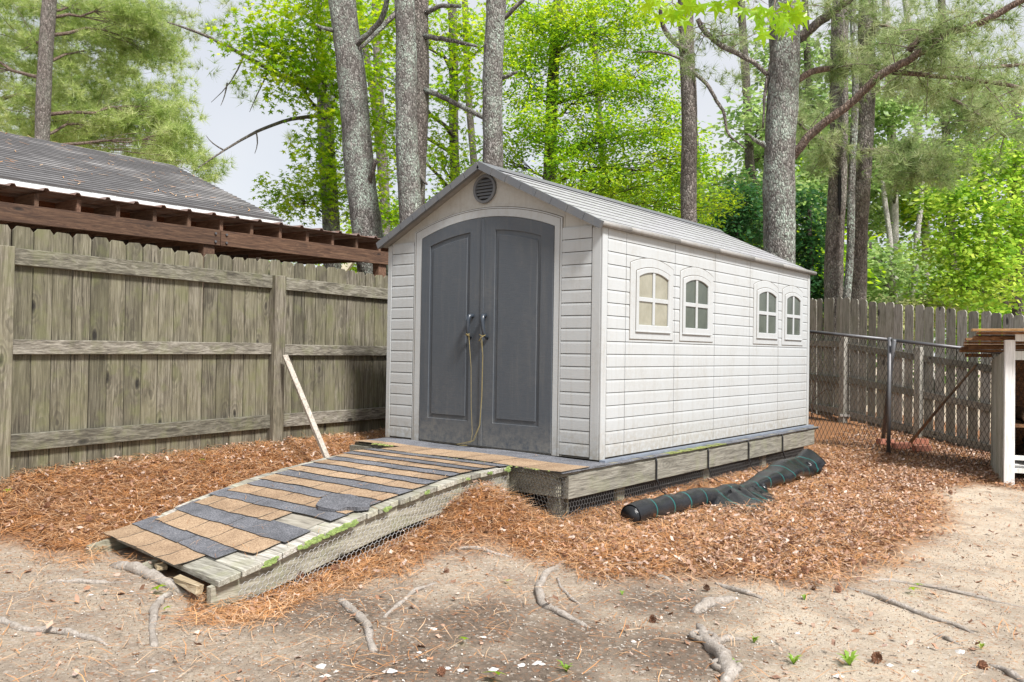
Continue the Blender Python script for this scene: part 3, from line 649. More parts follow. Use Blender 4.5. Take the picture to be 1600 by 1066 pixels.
mb = MB(); GXn, GYn = 10, 30; Vu = []
for p in range(GXn+1):
    for q in range(GYn+1):
        xx = RX0+.13+(RX1-.15-RX0-.13)*p/GXn; yy = -.74-1.75*q/GYn; Vu.append((xx, yy+.17*float(smooth((-yy-2.0)/1.0))*(RX1-xx)/(RX1-RX0), rz(yy)+.0035))
mb.add(Vu, [(p*(GYn+1)+q, (p+1)*(GYn+1)+q, (p+1)*(GYn+1)+q+1, p*(GYn+1)+q+1) for p in range(GXn) for q in range(GYn)]).build('underlay', M['fence_rh'], ramp)
# torn felt patch
yc = -2.08; Pp = []
for t in np.linspace(0, 2*math.pi, 18)[:-1]:
    r = .19*(1+.18*math.sin(t*3+1)+rng.uniform(-.1, .1)); Pp.append((1.83+r*1.1*math.cos(t), yc+.62*r*math.sin(t)))
mb = MB(); N = len(Pp); mb.add([(u, v, rampz(u, v)+.026+.008*math.sin(i*1.7)) for i, (u, v) in enumerate(Pp)]+[(1.83, yc, rampz(1.83, yc)+.022)]+[(u, v, rampz(u, v)+.008) for u, v in Pp],
   [(i, (i+1) % N, N) for i in range(N)]+[(i, N+1+i, N+1+(i+1) % N, (i+1) % N) for i in range(N)])
tag(mb.build('shingle', M['sh_grey'], ramp), 'torn curled charcoal shingle scrap')
mb = MB()
for (ya, yb, dens) in ((-2.62, -2.2, 70), (-2.86, -2.76, 18), (-1.98, -1.93, 6), (-1.62, -1.58, 5), (-1.2, -1.16, 4), (-.78, -.72, 8), (-.98, -.94, 5)):
    for k in range(dens):
        yy = rng.uniform(min(ya, yb), max(ya, yb)); zz = rz(yy)-rng.uniform(.0, .026); s = rng.uniform(.008, .016); c = np.array([RX1+.016, yy, zz])
        n_ = 6; V_ = [c+np.array([.006, 0, 0])]+[c+np.array([0, s*math.cos(t*math.pi/3)*1.6, s*math.sin(t*math.pi/3)*.8]) for t in range(6)]
        mb.add(V_, [(0, 1+t, 1+(t+1) % 6) for t in range(6)])
o = mb.build('lichen', M['lichen'], ramp, True); o['kind'] = 'stuff'
# hexagonal wire netting as thin strands on a mapped surface
def hexnet(name, umax, vmax, cell, fn, mt, par, r=.002):
    mb_V = []; mb_F = []; s = cell/math.sqrt(3); edges = []
    nu = int(umax/cell)+1; nv = int(vmax/(1.5*s))+2
    for j in range(nv):
        for i in range(nu):
            cx = i*cell+(cell/2 if j % 2 else 0); cy = j*1.5*s
            p = [(cx+s*math.sin(k*math.pi/3), cy+s*math.cos(k*math.pi/3)) for k in range(6)]
            for k in (0, 1, 2): edges.append((p[k], p[k+1]))
    E = []
    for a, b in edges:
        if all(0 <= q[0] <= umax and 0 <= q[1] <= vmax for q in (a, b)): E.append((fn(*a), fn(*b)))
    E = np.array(E, float); A, B = E[:, 0], E[:, 1]; d = B-A; d /= np.linalg.norm(d, axis=1)[:, None]+1e-9
    rnd = np.array([.3, .8, .5]); u = np.cross(d, rnd); u /= np.linalg.norm(u, axis=1)[:, None]; v = np.cross(d, u)
    Vs = []
    for P in (A, B):
        for t in (0, 2.094, 4.189): Vs.append(P+r*(u*math.cos(t)+v*math.sin(t)))
    Vv = np.stack(Vs, 1).reshape(-1, 3); T = np.array([(0, 1, 4, 3), (1, 2, 5, 4), (2, 0, 3, 5)])
    Ff = (T[None]+(np.arange(len(A))*6)[:, None, None]).reshape(-1, 4)
    o = soup(name, Vv, Ff, mt, par, k=4); o['kind'] = 'stuff'; return o
hexnet('wire_netting', 2.25, .3, .036, lambda u, v: (RX1+.004+.006*math.sin(u*7), -.75-u, rz(-.75-u)-.05-v*1.05), M['wire'], ramp, .0015)
hexnet('wire_netting', 5.0, .36, .036, lambda u, v: (2.525+.01*math.sin(u*3)+.03*math.sin(v*6), -.6+u, -.2-v), M['wiregrey'], deck, .0015)
hexnet('wire_netting', .52, .42, .032, lambda u, v: (2.12+u, -.70-.05*math.sin(u*5)-.12*v, -.01-v+.02*math.sin(u*9)), M['wiredark'], deck, .0024)
hexnet('wire_netting', .34, .36, .032, lambda u, v: (2.5-.12*v+.03*math.sin(u*8), -.72-.04*math.sin(v*9)+u*.7, -.05-v), M['wiredark'], deck, .0024)

# ------------------------------------------------------------------ left fence
def picket_mesh(wd, h, th, seed, axis='y'):
    r = random.Random(seed); c = wd*.2
    P = [(-wd/2, 0), (wd/2, 0), (wd/2, h-c*1.1), (wd/2-c, h), (-wd/2+c, h), (-wd/2, h-c*1.1)]
    P = [(a+r.uniform(-.002, .002), b+r.uniform(-.004, .004)) for a, b in P]
    mb = MB().prism(P, lambda u, v, w_: (w_, u, v) if axis == 'y' else (u, w_, v), -th/2, th/2)
    me = bpy.data.meshes.new('picket'); me.from_pydata(mb.v, [], mb.f)
    bm = bmesh.new(); bm.from_mesh(me); bmesh.ops.recalc_face_normals(bm, faces=bm.faces); bm.to_mesh(me); bm.free(); return me
fd = np.array([-.11, .99, 0]); fd /= np.linalg.norm(fd); fnn = np.array([fd[1], -fd[0], 0])
F0 = np.array([CAM[0], CAM[1], 0])-6.2*fnn; F0[2] = 0
fang = math.atan2(-fd[0], fd[1])
lf = empty('wooden_fence', F0+fd*3+np.array([0, 0, -.1]), 'weathered grey green wooden privacy fence left of the shed, below the pergola', 'fence')
pm = [picket_mesh(wd, 1.79, .017, s) for s, wd in enumerate((.141, .139, .143, .136, .14))]
for me in pm: me.materials.append(M['fence_v'])
def fs(x):  # distance along the fence for an image column
    v = ray(x, 480); t = 6.2/-(v@fnn); return float((CAM+v*t-F0)@fd)
s_post = [fs(6)-.03, fs(429)]; sp = s_post[1]-s_post[0]
s = fs(-150); k = 0
while s < fs(429)+2.9:
    p = F0+fd*s; zz = -.115+.012*math.sin(s*2.3)+rng.uniform(-.006, .006)
    if s < fs(-5): zz -= .0
    place('picket', pm[k % 5], (*(p-fnn*.02)[:2], zz), lf, (rng.uniform(-.004, .004), 0, fang+rng.uniform(-.02, .02)))
    s += .1435+rng.choice([.003, .004, .006, .003, .012], p=[.3, .3, .2, .1, .1]); k += 1
segs = [(s_post[0]-1.2, s_post[0]), (s_post[0], s_post[1]), (s_post[1], s_post[1]+sp+.3)]
for a, b in segs:
    for z0, z1 in ((.08, .205), (.775, .88), (1.405, 1.525)):
        dz = .02 if a > s_post[0] else 0
        A = F0+fd*(a+.045)+fnn*.01; B = F0+fd*(b-.045)+fnn*.01
        MB().beam((A[0], A[1], (z0+z1)/2+rng.uniform(-.004, .004)), (B[0], B[1], (z0+z1)/2+dz*0+rng.uniform(-.01, .01)), .038, z1-z0, j=.002).build('rail', M['fence_h'], lf, bevel=.003)
for s_, wd in ((s_post[0], .115), (s_post[1], .12), (s_post[1]+sp+.3, .12)):
    p = F0+fd*s_+fnn*.04; MB().box((p[0]-.05, p[1]-wd/2, -.2), (p[0]+.05, p[1]+wd/2, 1.53), .003).build('fence_post', M['fence_v'], lf, bevel=.004)
pp = F0+fd*(s_post[1]+.06)+fnn*.1
foot = np.array(Q(539, 717, 7.05)); foot[2] = float(hz(foot[0], foot[1]))+.0
top = onx(445, 556, pp[0]+.06)
tag(MB().beam(foot+np.array([0, 0, -.01]), top, .05, .035, j=.004).build('prop_stick', M['stick'], None, bevel=.004), 'bleached pale stick leaning against the post of the fence behind the ramp', 'stick')

# ------------------------------------------------------------------ right fence
rf = empty('wooden_fence', (3, 7.2, -.3), 'tall grey wooden fence with light showing between its pickets, behind the chain link', 'fence')
pr_ = [picket_mesh(wd, 1.86, .017, 20+s, 'x') for s, wd in enumerate((.131, .128, .133, .125))]
for me in pr_: me.materials.append(M['fence_rv'])
A = np.array([1.97, 7.70]); B = np.array([4.07, 6.84]); dr = (B-A)/np.linalg.norm(B-A); ang = math.atan2(dr[1], dr[0]); nr = np.array([dr[1], -dr[0]])  # towards the camera
LEN = np.linalg.norm(B-A)
def rbase(s): return -.13-.287*np.clip(s/LEN, -1.5, 2)*1.
s = -.02; k = 0
while s < 5.6:
    p = A+dr*s; place('picket', pr_[k % 4], (p[0], p[1], rbase(s)+rng.uniform(-.012, .012)), rf, (0, rng.uniform(-.006, .006), ang+rng.uniform(-.03, .03)))
    s += .131+rng.choice([.012, .022, .03]); k += 1
# section turning away behind the shed
d2 = np.array([-.80, .60]); d2 /= np.linalg.norm(d2); a2 = math.atan2(d2[1], d2[0]); s = .1
while s < 3.2:
    p = A+d2*s; place('picket', pr_[k % 4], (p[0], p[1], -.12+rng.uniform(-.02, .02)+.03*s), rf, (rng.uniform(-.02, .02), rng.uniform(-.012, .012), a2+rng.uniform(-.05, .05)))
    s += .133+rng.choice([.004, .01, .02]); k += 1
posts = [0., LEN*.56, 2*LEN*.56, 3*LEN*.56]
for i, s_ in enumerate(posts):
    p = A+dr*s_+nr*.075; z = float(rbase(s_)); hh = 1.28
    MB().beam((p[0], p[1], z-.05), (p[0], p[1], z+hh), .095, .095, up=(dr[0], dr[1], 0), j=.002).build('fence_post', M['fence_rv'], rf, bevel=.004)
    if i < 3:
        q = A+dr*posts[i+1]+nr*.03; pa = A+dr*s_+nr*.03
        for hh2 in (.1, .62, 1.13):
            MB().beam((pa[0], pa[1], z+hh2), (q[0], q[1], float(rbase(posts[i+1]))+hh2), .04, .09, j=.003).build('rail', M['fence_rh'], rf)
p = A+np.array([nr[0], nr[1]])*.03; q = A+d2*3.1+np.array([-.02, -.03])
for hh2 in (.12, .6, 1.15): MB().beam((p[0], p[1]-.02, -.13+hh2), (q[0], q[1], -.1+hh2+.07), .04, .09, j=.003).build('rail', M['fence_rh'], rf)
# ------------------------------------------------------------------ chain link fence
cl = empty('chain_link_fence', (2.6, 6.3, -.35), 'low dark chain link fence standing in front of the grey wooden fence', 'fence')
c0 = np.array(Q(1225, 514, 11.2)); c1 = np.array(Q(1390, 531, 10.3)); c2 = np.array(Q(1520, 546, 9.75)); c3 = c2+(c2-c1)*1.5
top_path = [c0, c1, c2, c3]
for a, b in zip(top_path[:-1], top_path[1:]): MB().tube([a, b], .021, 8).build('top_rail', M['metal'], cl, True)
for c, nm in ((c1, 0), (c0, 0)):
    b = np.array([c[0], c[1], float(hz(c[0], c[1]))-.03]); MB().tube([b, c+np.array([0, 0, .03])], .024, 10).build('post', M['metal'], cl, True)
LT = [0]; 
for a, b in zip(top_path[:-1], top_path[1:]): LT.append(LT[-1]+np.linalg.norm(b-a))
tp = np.array(top_path)
def clp(u, v):
    x = np.interp(u, LT, tp[:, 0]); y = np.interp(u, LT, tp[:, 1]); z = np.interp(u, LT, tp[:, 2]); b = float(hz(x, y))
    return np.array([x, y, z+(b+.01-z)*v])
segsA = []; cw = .052; rowsN = 24; L_ = LT[-1]; ncol = int(L_/cw)
for i in range(ncol):
    for j in range(rowsN):
        u0 = i*cw+(cw/2 if j % 2 else 0); um = cw/2
        segsA.append((clp(u0, j/rowsN), clp(u0+um, (j+1)/rowsN))); segsA.append((clp(u0+um*2, j/rowsN), clp(u0+um, (j+1)/rowsN)))
E = np.array(segsA); Aq, Bq = E[:, 0], E[:, 1]; d = Bq-Aq; d /= np.linalg.norm(d, axis=1)[:, None]; u = np.cross(d, np.array([.3, .8, .5])); u /= np.linalg.norm(u, axis=1)[:, None]; v = np.cross(d, u)
Vs = []
for P in (Aq, Bq):
    for t in (0, 2.094, 4.189): Vs.append(P+.0032*(u*math.cos(t)+v*math.sin(t)))
Vv = np.stack(Vs, 1).reshape(-1, 3); T = np.array([(0, 1, 4, 3), (1, 2, 5, 4), (2, 0, 3, 5)])
o = soup('wire_mesh', Vv, (T[None]+(np.arange(len(Aq))*6)[:, None, None]).reshape(-1, 4), M['wiredark'], cl, k=4); o['kind'] = 'stuff'
# leaning pipe, stick, board, bricks
b = ong(1378, 697); t_ = np.array(Q(1397, 531, 10.2))
tag(MB().tube([b-np.array([0, 0, .03]), t_], .026, 12).build('steel_pipe', M['metal'], None, True), 'thick steel pipe leaning on the chain link fence post beside the bricks', 'pipe')
b = ong(1418, 697); t_ = np.array(Q(1525, 571, 9.6)); 
tag(MB().tube([b, (b+t_)/2+np.array([0, 0, .01]), t_], [.022, .018, .014], 7, wf=.1).build('pole', M['dirtybrown'], None, True), 'brown wooden pole leaning diagonally across the chain link mesh', 'pole')
a = ong(1272, 640); b = ong(1322, 662)
tag(MB().beam(a+np.array([0, 0, .15]), b+np.array([0, 0, .12]), .18, .03, j=.004).build('loose_board', M['fence_rv'], None), 'loose grey board lying on the straw behind the shed', 'board')
for px, py, rot, lb in ((1383, 701, .35, 'reddish brick under the leaning steel pipe'), (1408, 707, .2, 'reddish brick lying between the pipe and the wooden pole'), (1437, 700, -.1, 'grey red brick lying behind the front right brick'), (1440, 711, .25, 'reddish brick lying rightmost at the foot of the pole')):
    p = ong(px, py); o = MB().box((-.1, -.05, 0), (.1, .05, .06), .003).build('brick', M['brick'], None, bevel=.004, origin=(0, 0, 0))
    o.location = (p[0], p[1], p[2]+.05); o.rotation_euler = (rng.uniform(-.08, .08), rng.uniform(-.08, .08), rot+.5); o.scale = (1.02, 1.05, 1.2); tag(o, lb, 'brick', 'bricks by the chain link fence')
b = ong(1268, 655)
mb = MB(); mb.tube([b, b+np.array([.02, .0, .35]), b+np.array([.08, .02, .72]), b+np.array([.1, .0, .95])], [.012, .01, .008, .004], 6)
mb.tube([b+np.array([.02, 0, .3]), b+np.array([.22, .05, .5]), b+np.array([.34, .02, .56])], [.009, .008, .004], 6)
mb.tube([b+np.array([.2, .05, .48]), b+np.array([.32, .12, .45])], [.007, .004], 5)
tag(mb.build('dead_branch', M['deadtwig'], None, True), 'dead forked branch standing by the back corner of the shed', 'branch')

# ------------------------------------------------------------------ hutch at the right edge
hb = ong(1568, 757); hb[2] -= .02
sd_ = np.array([-.245, .97, 0]); sd_ /= np.linalg.norm(sd_); ft = np.array([sd_[1], -sd_[0], 0])
hutch = empty('wooden_hutch', hb, 'open white and grey wooden hutch with brown corrugated roof at the right edge', 'hutch')
HP = lambda a, b, z: hb+ft*a+sd_*b+np.array([0, 0, z])
H = 1.50
MB().beam(HP(.045, 0, 0), HP(.045, 0, H), .09, .09, up=tuple(sd_), j=.003).build('post', M['whitewood'], hutch, bevel=.003)
MB().beam(HP(1.5, 0, 0), HP(1.5, 0, H), .09, .09, up=tuple(sd_)).build('post', M['whitewood'], hutch, bevel=.003)
MB().beam(HP(.045, 1.2, 0), HP(.045, 1.2, H-.12), .09, .09, up=tuple(sd_)).build('post', M['whitewood'], hutch, bevel=.003)
for z in (H+.03, H-.16, .30, .17): MB().beam(HP(.092, .0, z), HP(1.455, .0, z), .035, .09 if z > 1 else .045).build('crossbar', M['whitewood'], hutch)
for i in range(8):
    b0, b1 = .05+i*.14, .05+i*.14+.134
    mb = MB(); mb.add([HP(x, y_, z) for x in (-.012, .0) for y_, z in ((b0, .03), (b1, .03), (b1, H-.12-.09*b1), (b0, H-.12-.09*b0))],
       [(0, 1, 2, 3), (7, 6, 5, 4), (0, 4, 5, 1), (1, 5, 6, 2), (2, 6, 7, 3), (3, 7, 4, 0)]); mb.build('side_board', M['fence_rv'], hutch)
mb = MB().add([HP(x, 1.22, z) for x in (.1, 1.5) for z in (.1, H-.2)]+[HP(x, 1.24, z) for x in (.1, 1.5) for z in (.1, H-.2)], [(0, 1, 3, 2), (4, 6, 7, 5), (0, 2, 6, 4), (1, 5, 7, 3), (0, 4, 5, 1), (2, 3, 7, 6)])
mb.build('back_panel', M['hutchbrown'], hutch)
MB().beam(HP(.1, .6, .62), HP(1.5, .6, .62), 1.1, .03).build('shelf', M['hutchbrown'], hutch)
MB().beam(HP(.1, .6, .2), HP(1.5, .6, .2), 1.1, .03).build('shelf', M['whitewood'], hutch)
for i in range(8):
    b0 = -.14+i*.185; z0 = H+.095-.16*(b0+.14); e0 = -.30+rng.uniform(-.06, .05)
    MB().beam(HP(e0, b0, z0), HP(1.5, b0, z0+.01), .19, .026, j=.004).build('roof_board', M['hutchbrown'] if i else M['hutchtan'], hutch, bevel=.003)
for b_ in (.1, .65, 1.2): MB().beam(HP(-.28, b_, H+.03-.16*b_), HP(1.45, b_, H+.03-.16*b_), .05, .04).build('roof_batten', M['hutchbrown'], hutch)
for i, (x, z, r) in enumerate(((.25, .70, .07), (.42, .71, .075), (.3, .28, .08), (.5, .28, .07), (.34, .4, .06))):
    tag(MB().tube([HP(x, .1, z), HP(x+.02, .5, z), HP(x, 1.0, z)], [r, r*.95, r], 10, wf=.04).build('log', M['dirtybrown'], None, True), ('brown log on the upper hutch shelf nearest its post', 'brown log on the upper hutch shelf, second from its post', 'brown log on the lower hutch shelf nearest its post', 'brown log on the lower hutch shelf, second from its post', 'small brown log lying on top of the lower shelf logs')[i], 'log', 'logs stored in the hutch')

# ------------------------------------------------------------------ fabric roll
def stripes():
    m = NM('black weed fabric'); p = m.n('ShaderNodeSeparateXYZ', {0: m.co((1, 1, 1), 0, 'World')})
    y = p.outputs[1]; fr = m.math('FRACT', m.math('MULTIPLY', y, 4.1)); k = m.math('LESS_THAN', fr, .055)
    wv = m.noise(m.co((60, 60, 60)), 8, 3); a = m.noise(m.co(), 6, 3)
    col = m.mix(m.mr(a, .4, .7, 0, .6), (.009, .010, .012), (.022, .023, .026)); col = m.mix(k, col, (.008, .10, .095))
    return m.pbr(col, .2, m.bump(m.math('ADD', wv, m.math('MULTIPLY', a, 3)), .25, .006))
M['fabric'] = stripes()
r0 = ong(985, 822); r1 = ong(1262, 748)
roll = empty('fabric_roll', r0, 'roll of black weed fabric with teal stripes lying along the deck', 'fabric roll')
n = 60; P = []; R = []
for i in range(n+1):
    t = i/n; p = r0+(r1-r0)*t; p[0] += .03*math.sin(t*4.)-.05*smooth((t-.7)/.3); rr = .088+.012*math.sin(t*9)*(t > .4)+.018*float(smooth((t-.62)/.3))
    p[2] = float(hz(p[0], p[1]))+rr*.9-.01; P.append(p); R.append(rr)
mb = MB(); a_n = 28; Vv = []
for i in range(n+1):
    t = i/n; T = (r1-r0)/np.linalg.norm(r1-r0); rgt = np.cross(T, (0, 0, 1)); rgt /= np.linalg.norm(rgt)
    for j in range(a_n):
        a = j*2*math.pi/a_n; w_ = float(smooth((t-.35)/.4)); q = 1+w_*(.12*math.sin(a*3+t*9)+.05*math.sin(a*5-t*14))+.006*math.sin(a*9+t*30)
        fl = 1-.22*w_*(math.sin(a) < 0)
        Vv.append(P[i]+R[i]*q*(math.cos(a)*rgt*(1+.25*w_)+np.array([0, 0, math.sin(a)*fl])))
F_ = [(i*a_n+j, i*a_n+(j+1) % a_n, (i+1)*a_n+(j+1) % a_n, (i+1)*a_n+j) for i in range(n) for j in range(a_n)]
mb.add(Vv, F_).build('roll_body', M['fabric'], roll, True)
for kk in range(5):
    rr = .078-kk*.015; MB().tube([P[0]-T*(.004-kk*.003), P[0]+T*(.06)], [rr, rr*.97], 20, cap=True).build('wound_layer', M['fabric'], roll, True)
mb = MB(); Vv = []; nu, nv = 30, 8       # loose flap spilling to the front
for i in range(nu+1):
    t = i/nu; b_ = np.array(P[int((.36+.36*t)*n)]); wd = .42*math.sin(math.pi*min(1, t*1.25)**.8)**.8*(1 if t < .8 else (1-(t-.8)/.2)) + .02
    for j in range(nv+1):
        s = j/nv; q = b_+rgt*(.07+wd*s)+T*(-.35*s*(1-t)); zg = float(hz(q[0], q[1]))
        z = (b_[2]+.05)*(1-s)**1.6+(zg+.012)*(1-(1-s)**1.6); q[2] = max(zg+.008, z+.02*math.sin(t*19+s*4)*s+.018*math.sin(t*37)*(1-s)*.5); Vv.append(q)
F_ = [(i*(nv+1)+j, (i+1)*(nv+1)+j, (i+1)*(nv+1)+j+1, i*(nv+1)+j+1) for i in range(nu) for j in range(nv)]
mb.add(Vv, F_); o = mb.build('loose_flap', M['fabric'], roll, True); md = o.modifiers.new('thick', 'SOLIDIFY'); md.thickness = .004
Pc = P[-1]; Vv = []; nu, nv = 10, 18     # flared open end
for i in range(nu+1):
    t = i/nu
    for j in range(nv+1):
        a = -.5+j/nv*4.1; rr = R[-1]*(1+.42*t)*(1+.12*math.sin(a*3+t*2)); q = Pc+T*(.28*t-.02)*(1-.5*(math.sin(a) < 0))+rgt*math.cos(a)*rr+np.array([0, 0, math.sin(a)*rr*.95+.03*t]); zg = float(hz(q[0], q[1])); q[2] = max(q[2], zg+.01); Vv.append(q)
F_ = [(i*(nv+1)+j, (i+1)*(nv+1)+j, (i+1)*(nv+1)+j+1, i*(nv+1)+j+1) for i in range(nu) for j in range(nv)]
o = MB().add(Vv, F_).build('open_end', M['fabric'], roll, True); md = o.modifiers.new('thick', 'SOLIDIFY'); md.thickness = .004

# ------------------------------------------------------------------ pergola + house
pdv = np.array([.035, 1, 0]); pdv /= np.linalg.norm(pdv); pn = np.array([pdv[1], -pdv[0], 0]); PK = 9.0
P0 = np.array([CAM[0], CAM[1], 0])-PK*pn; P0[2] = 0
def pz_(x, y): v = ray(x, y); t = PK/-(v@pn); q = CAM+v*t; return float((q-P0)@pdv), q[2]
s280, zb = pz_(280, 377); _, zt = pz_(280, 352); _, zr = pz_(280, 331)
zb2 = pz_(30, 347)[1]; 
pg = empty('pergola', P0+pdv*5+np.array([0, 0, -.2]), 'brown stained timber lean-to with corrugated metal roof behind the left fence', 'pergola')
sA, sB, sE = pz_(-260, 300)[0], pz_(343, 380)[0], pz_(640, 400)[0]+1.
for a, b in ((sA, sB-.003), (sB+.003, sE)):
    A_ = P0+pdv*a; B_ = P0+pdv*b; MB().beam((A_[0], A_[1], (zb+zt)/2), (B_[0], B_[1], (zb+zt)/2), .05, zt-zb, j=.002).build('beam', M['beam'], pg, bevel=.003)
A_ = P0+pdv*sA-pn*.55; B_ = P0+pdv*sE-pn*.55; MB().beam((A_[0], A_[1], (zt+zr)/2), (B_[0], B_[1], (zt+zr)/2), .04, zr-zt-.01).build('fascia_board', M['beamrust'], pg)
_, _ = 0, 0
s1 = pz_(55, 360)[0]; pitch = .4; k = -6
rme = None
while s1+pitch*k < sE-.1:
    c = P0+pdv*(s1+pitch*k); a = c+pn*.02; b = c-pn*3.6
    if rme is None:
        mb = MB().beam((a[0]-c[0], a[1]-c[1], -.09+.0), (b[0]-c[0], b[1]-c[1], .12-.09), .04, zr-zt-.02); o = mb.build('rafter', M['rafter'], pg, origin=(0, 0, 0)); rme = o.data; o.location = np.array([c[0], c[1], zr-.0])-WL[pg.name]; o.location[2] += -.0
    else: place('rafter', rme, (c[0], c[1], zr), pg)
    k += 1
for s_ in (pz_(327, 400)[0], pz_(598, 420)[0], pz_(-200, 400)[0]):
    c = P0+pdv*s_-pn*.07; MB().box((c[0]-.06, c[1]-.07, -.25), (c[0]+.06, c[1]+.07, zb+.1)).build('post', M['rafter'], pg)
for s_ in (sB,):
    for dz in (.045, -.05):
        c = P0+pdv*(s_+(.06 if dz > 0 else -.07)*0+.0)+pn*.03
        for dy in (-.07, .07): MB().tube([c+pdv*dy+np.array([0, 0, (zb+zt)/2+dz]), c+pdv*dy+pn*.012+np.array([0, 0, (zb+zt)/2+dz])], .014, 8).build('bolt', M['metal'], pg)
# corrugated sheets (each 0.9 m wide) with ribs
s_ = sA
while s_ < sE:
    nW = 3; mb = MB(); U = []
    for r_ in range(nW):
        b0 = s_+r_*.3; U += [(b0, 0), (b0+.11, 0), (b0+.125, .024), (b0+.155, .024), (b0+.17, 0)]
    U += [(s_+.9, 0)]; Vv = []
    for off, dz in ((.1, .01), (-3.6, .16)):
        for u_, h in U: c = P0+pdv*u_+pn*off; Vv.append((c[0], c[1], zr+dz+h))
    m_ = len(U); Vv += [(x, y, z-.008) for x, y, z in Vv]
    F_ = [(t, t+1, m_+t+1, m_+t) for t in range(m_-1)]+[(2*m_+t, 3*m_+t, 3*m_+t+1, 2*m_+t+1) for t in range(m_-1)]+[(t, 2*m_+t, 2*m_+t+1, t+1) for t in range(m_-1)]
    mb.add(Vv, F_).build('roof_sheet', M['rust'], pg, recalc=False); s_ += .9
# neighbour house
HX, HR, HY1, HY0 = -5.5, -9.0, 2.72, -9.0
hze = float(onx(0, 276, HX)[2]); hzr = float(onx(0, 206, HR)[2])
hs = empty('neighbour_house', (-9, -3, -.4), 'neighbouring house with grey shingled gable roof and white fascia behind the lean-to', 'house')
for i in range(44):
    y0 = HY1-.15-.3*i; MB().box((HX-.48, y0-.3, -.4), (HX-.45+.006*(i % 2), y0-.006, hze-.1)).build('siding_board', M['darkwall'], hs)
MB().box((HX-6.6, HY1-.19, -.4), (HX-.485, HY1-.16, hze-.1)).build('wall', M['darkwall'], hs)
MB().prism([(HX-.45, hze-.1), (HR, hzr-.12), (2*HR-HX+.45, hze-.1)], lambda u, v, w_: (u, w_, v), HY1-.2, HY1-.16).build('gable_wall', M['darkwall'], hs)
MB().box((HX-.5, HY1-.16, -.4), (HX-.40, HY1-.1, hze-.1)).build('corner_board', M['whitepaint'], hs)
MB().box((HX-.02, HY0, hze-.17), (HX+.02, HY1, hze-.012)).build('fascia', M['whitepaint'], hs)
MB().box((HX-.46, HY0, hze-.175), (HX-.021, HY1, hze-.155)).build('soffit', M['whitepaint'], hs)
rfh = MB().prism([(HX+.01, hze-.01), (HR, hzr-.01), (2*HR-HX, hze-.01), (2*HR-HX, hze-.06), (HR, hzr-.06), (HX+.01, hze-.06)], lambda u, v, w_: (u, w_, v), HY0, HY1).build('roof', M['sh_house'], hs)
nr_ = 26; V_ = []; F_ = []; F2_ = []; L_ = math.hypot(HR-HX, hzr-hze); 
for c in range(nr_):
    t0, t1 = c/nr_, (c+1)/nr_; y = HY0+rng.uniform(0, .3)
    while y < HY1+.02:
        y2 = min(y+.305, HY1+.03); jz = rng.uniform(0, .003); b = len(V_)
        x0 = HX+.03+(HR-HX)*t0; x1 = HX+.03+(HR-HX)*(t1+.006); z0 = hze+.010+(hzr-hze)*t0+jz; z1 = hze+.002+(hzr-hze)*t1
        V_ += [(x0, y+.001, z0), (x0, y2-.001, z0), (x1, y2-.001, z1), (x1, y+.001, z1), (x0, y+.001, z0-.03), (x0, y2-.001, z0-.03)]
        F_ += [(b, b+1, b+2, b+3)]; F2_ += [(b+4, b+5, b+1, b)]; y = y2
# the rows are only a few pixels tall at this distance
o = soup('shingle', np.array(V_), np.array(F_), M['houseroof'], rfh, k=4); o['kind'] = 'stuff'
o = soup('shingle_edge', np.array(V_), np.array(F2_), M['roofline'], rfh, k=4); o['kind'] = 'stuff'
# fallen needles on that roof
def on_roof(x, y, t): return 0
tv = np.array([[-.5, 0, 0], [.5, 0, 0], [.4, 1, 0], [-.4, 1, 0]])
N = 260; tt = rng.random(N); cx = HX+(HR-HX)*tt; cyv = rng.uniform(HY0+4, HY1, N); cz = hze+(hzr-hze)*tt+.03
th = rng.uniform(0, 6.28, N); sl_ = np.array([(HR-HX)/L_, 0, (hzr-hze)/L_]); yv = np.array([0, 1., 0])
tip = np.outer(np.cos(th), sl_)+np.outer(np.sin(th), yv); nn = np.tile(np.cross(sl_, yv), (N, 1)); Mx = frames(N, nn, tip)
TVn = np.array([[-.006, 0, 0], [.006, 0, 0], [.006, .17, 0], [-.006, .17, 0]]); 
V1, F1 = scatter(TVn, np.array([[0, 1, 2, 3]]), np.stack([cx, cyv, cz], 1), Mx, rng.uniform(.4, 1.0, N))
o = soup('roof_needles', V1, F1, M['needle'], k=4); tag(o, 'loose pine needles scattered on the neighbouring house roof', 'pine needles', kind='stuff')
# small gable far behind the fence
c = Q(540, 420, 24)
MB().beam(Q(533, 428, 24), Q(551, 404, 24), .3, .2).build('x', M['cream'], None)
o = bpy.data.objects['x']; o.name = 'house_gable'; tag(o, 'cream gable trim of a far house glimpsed above the left fence', 'house')

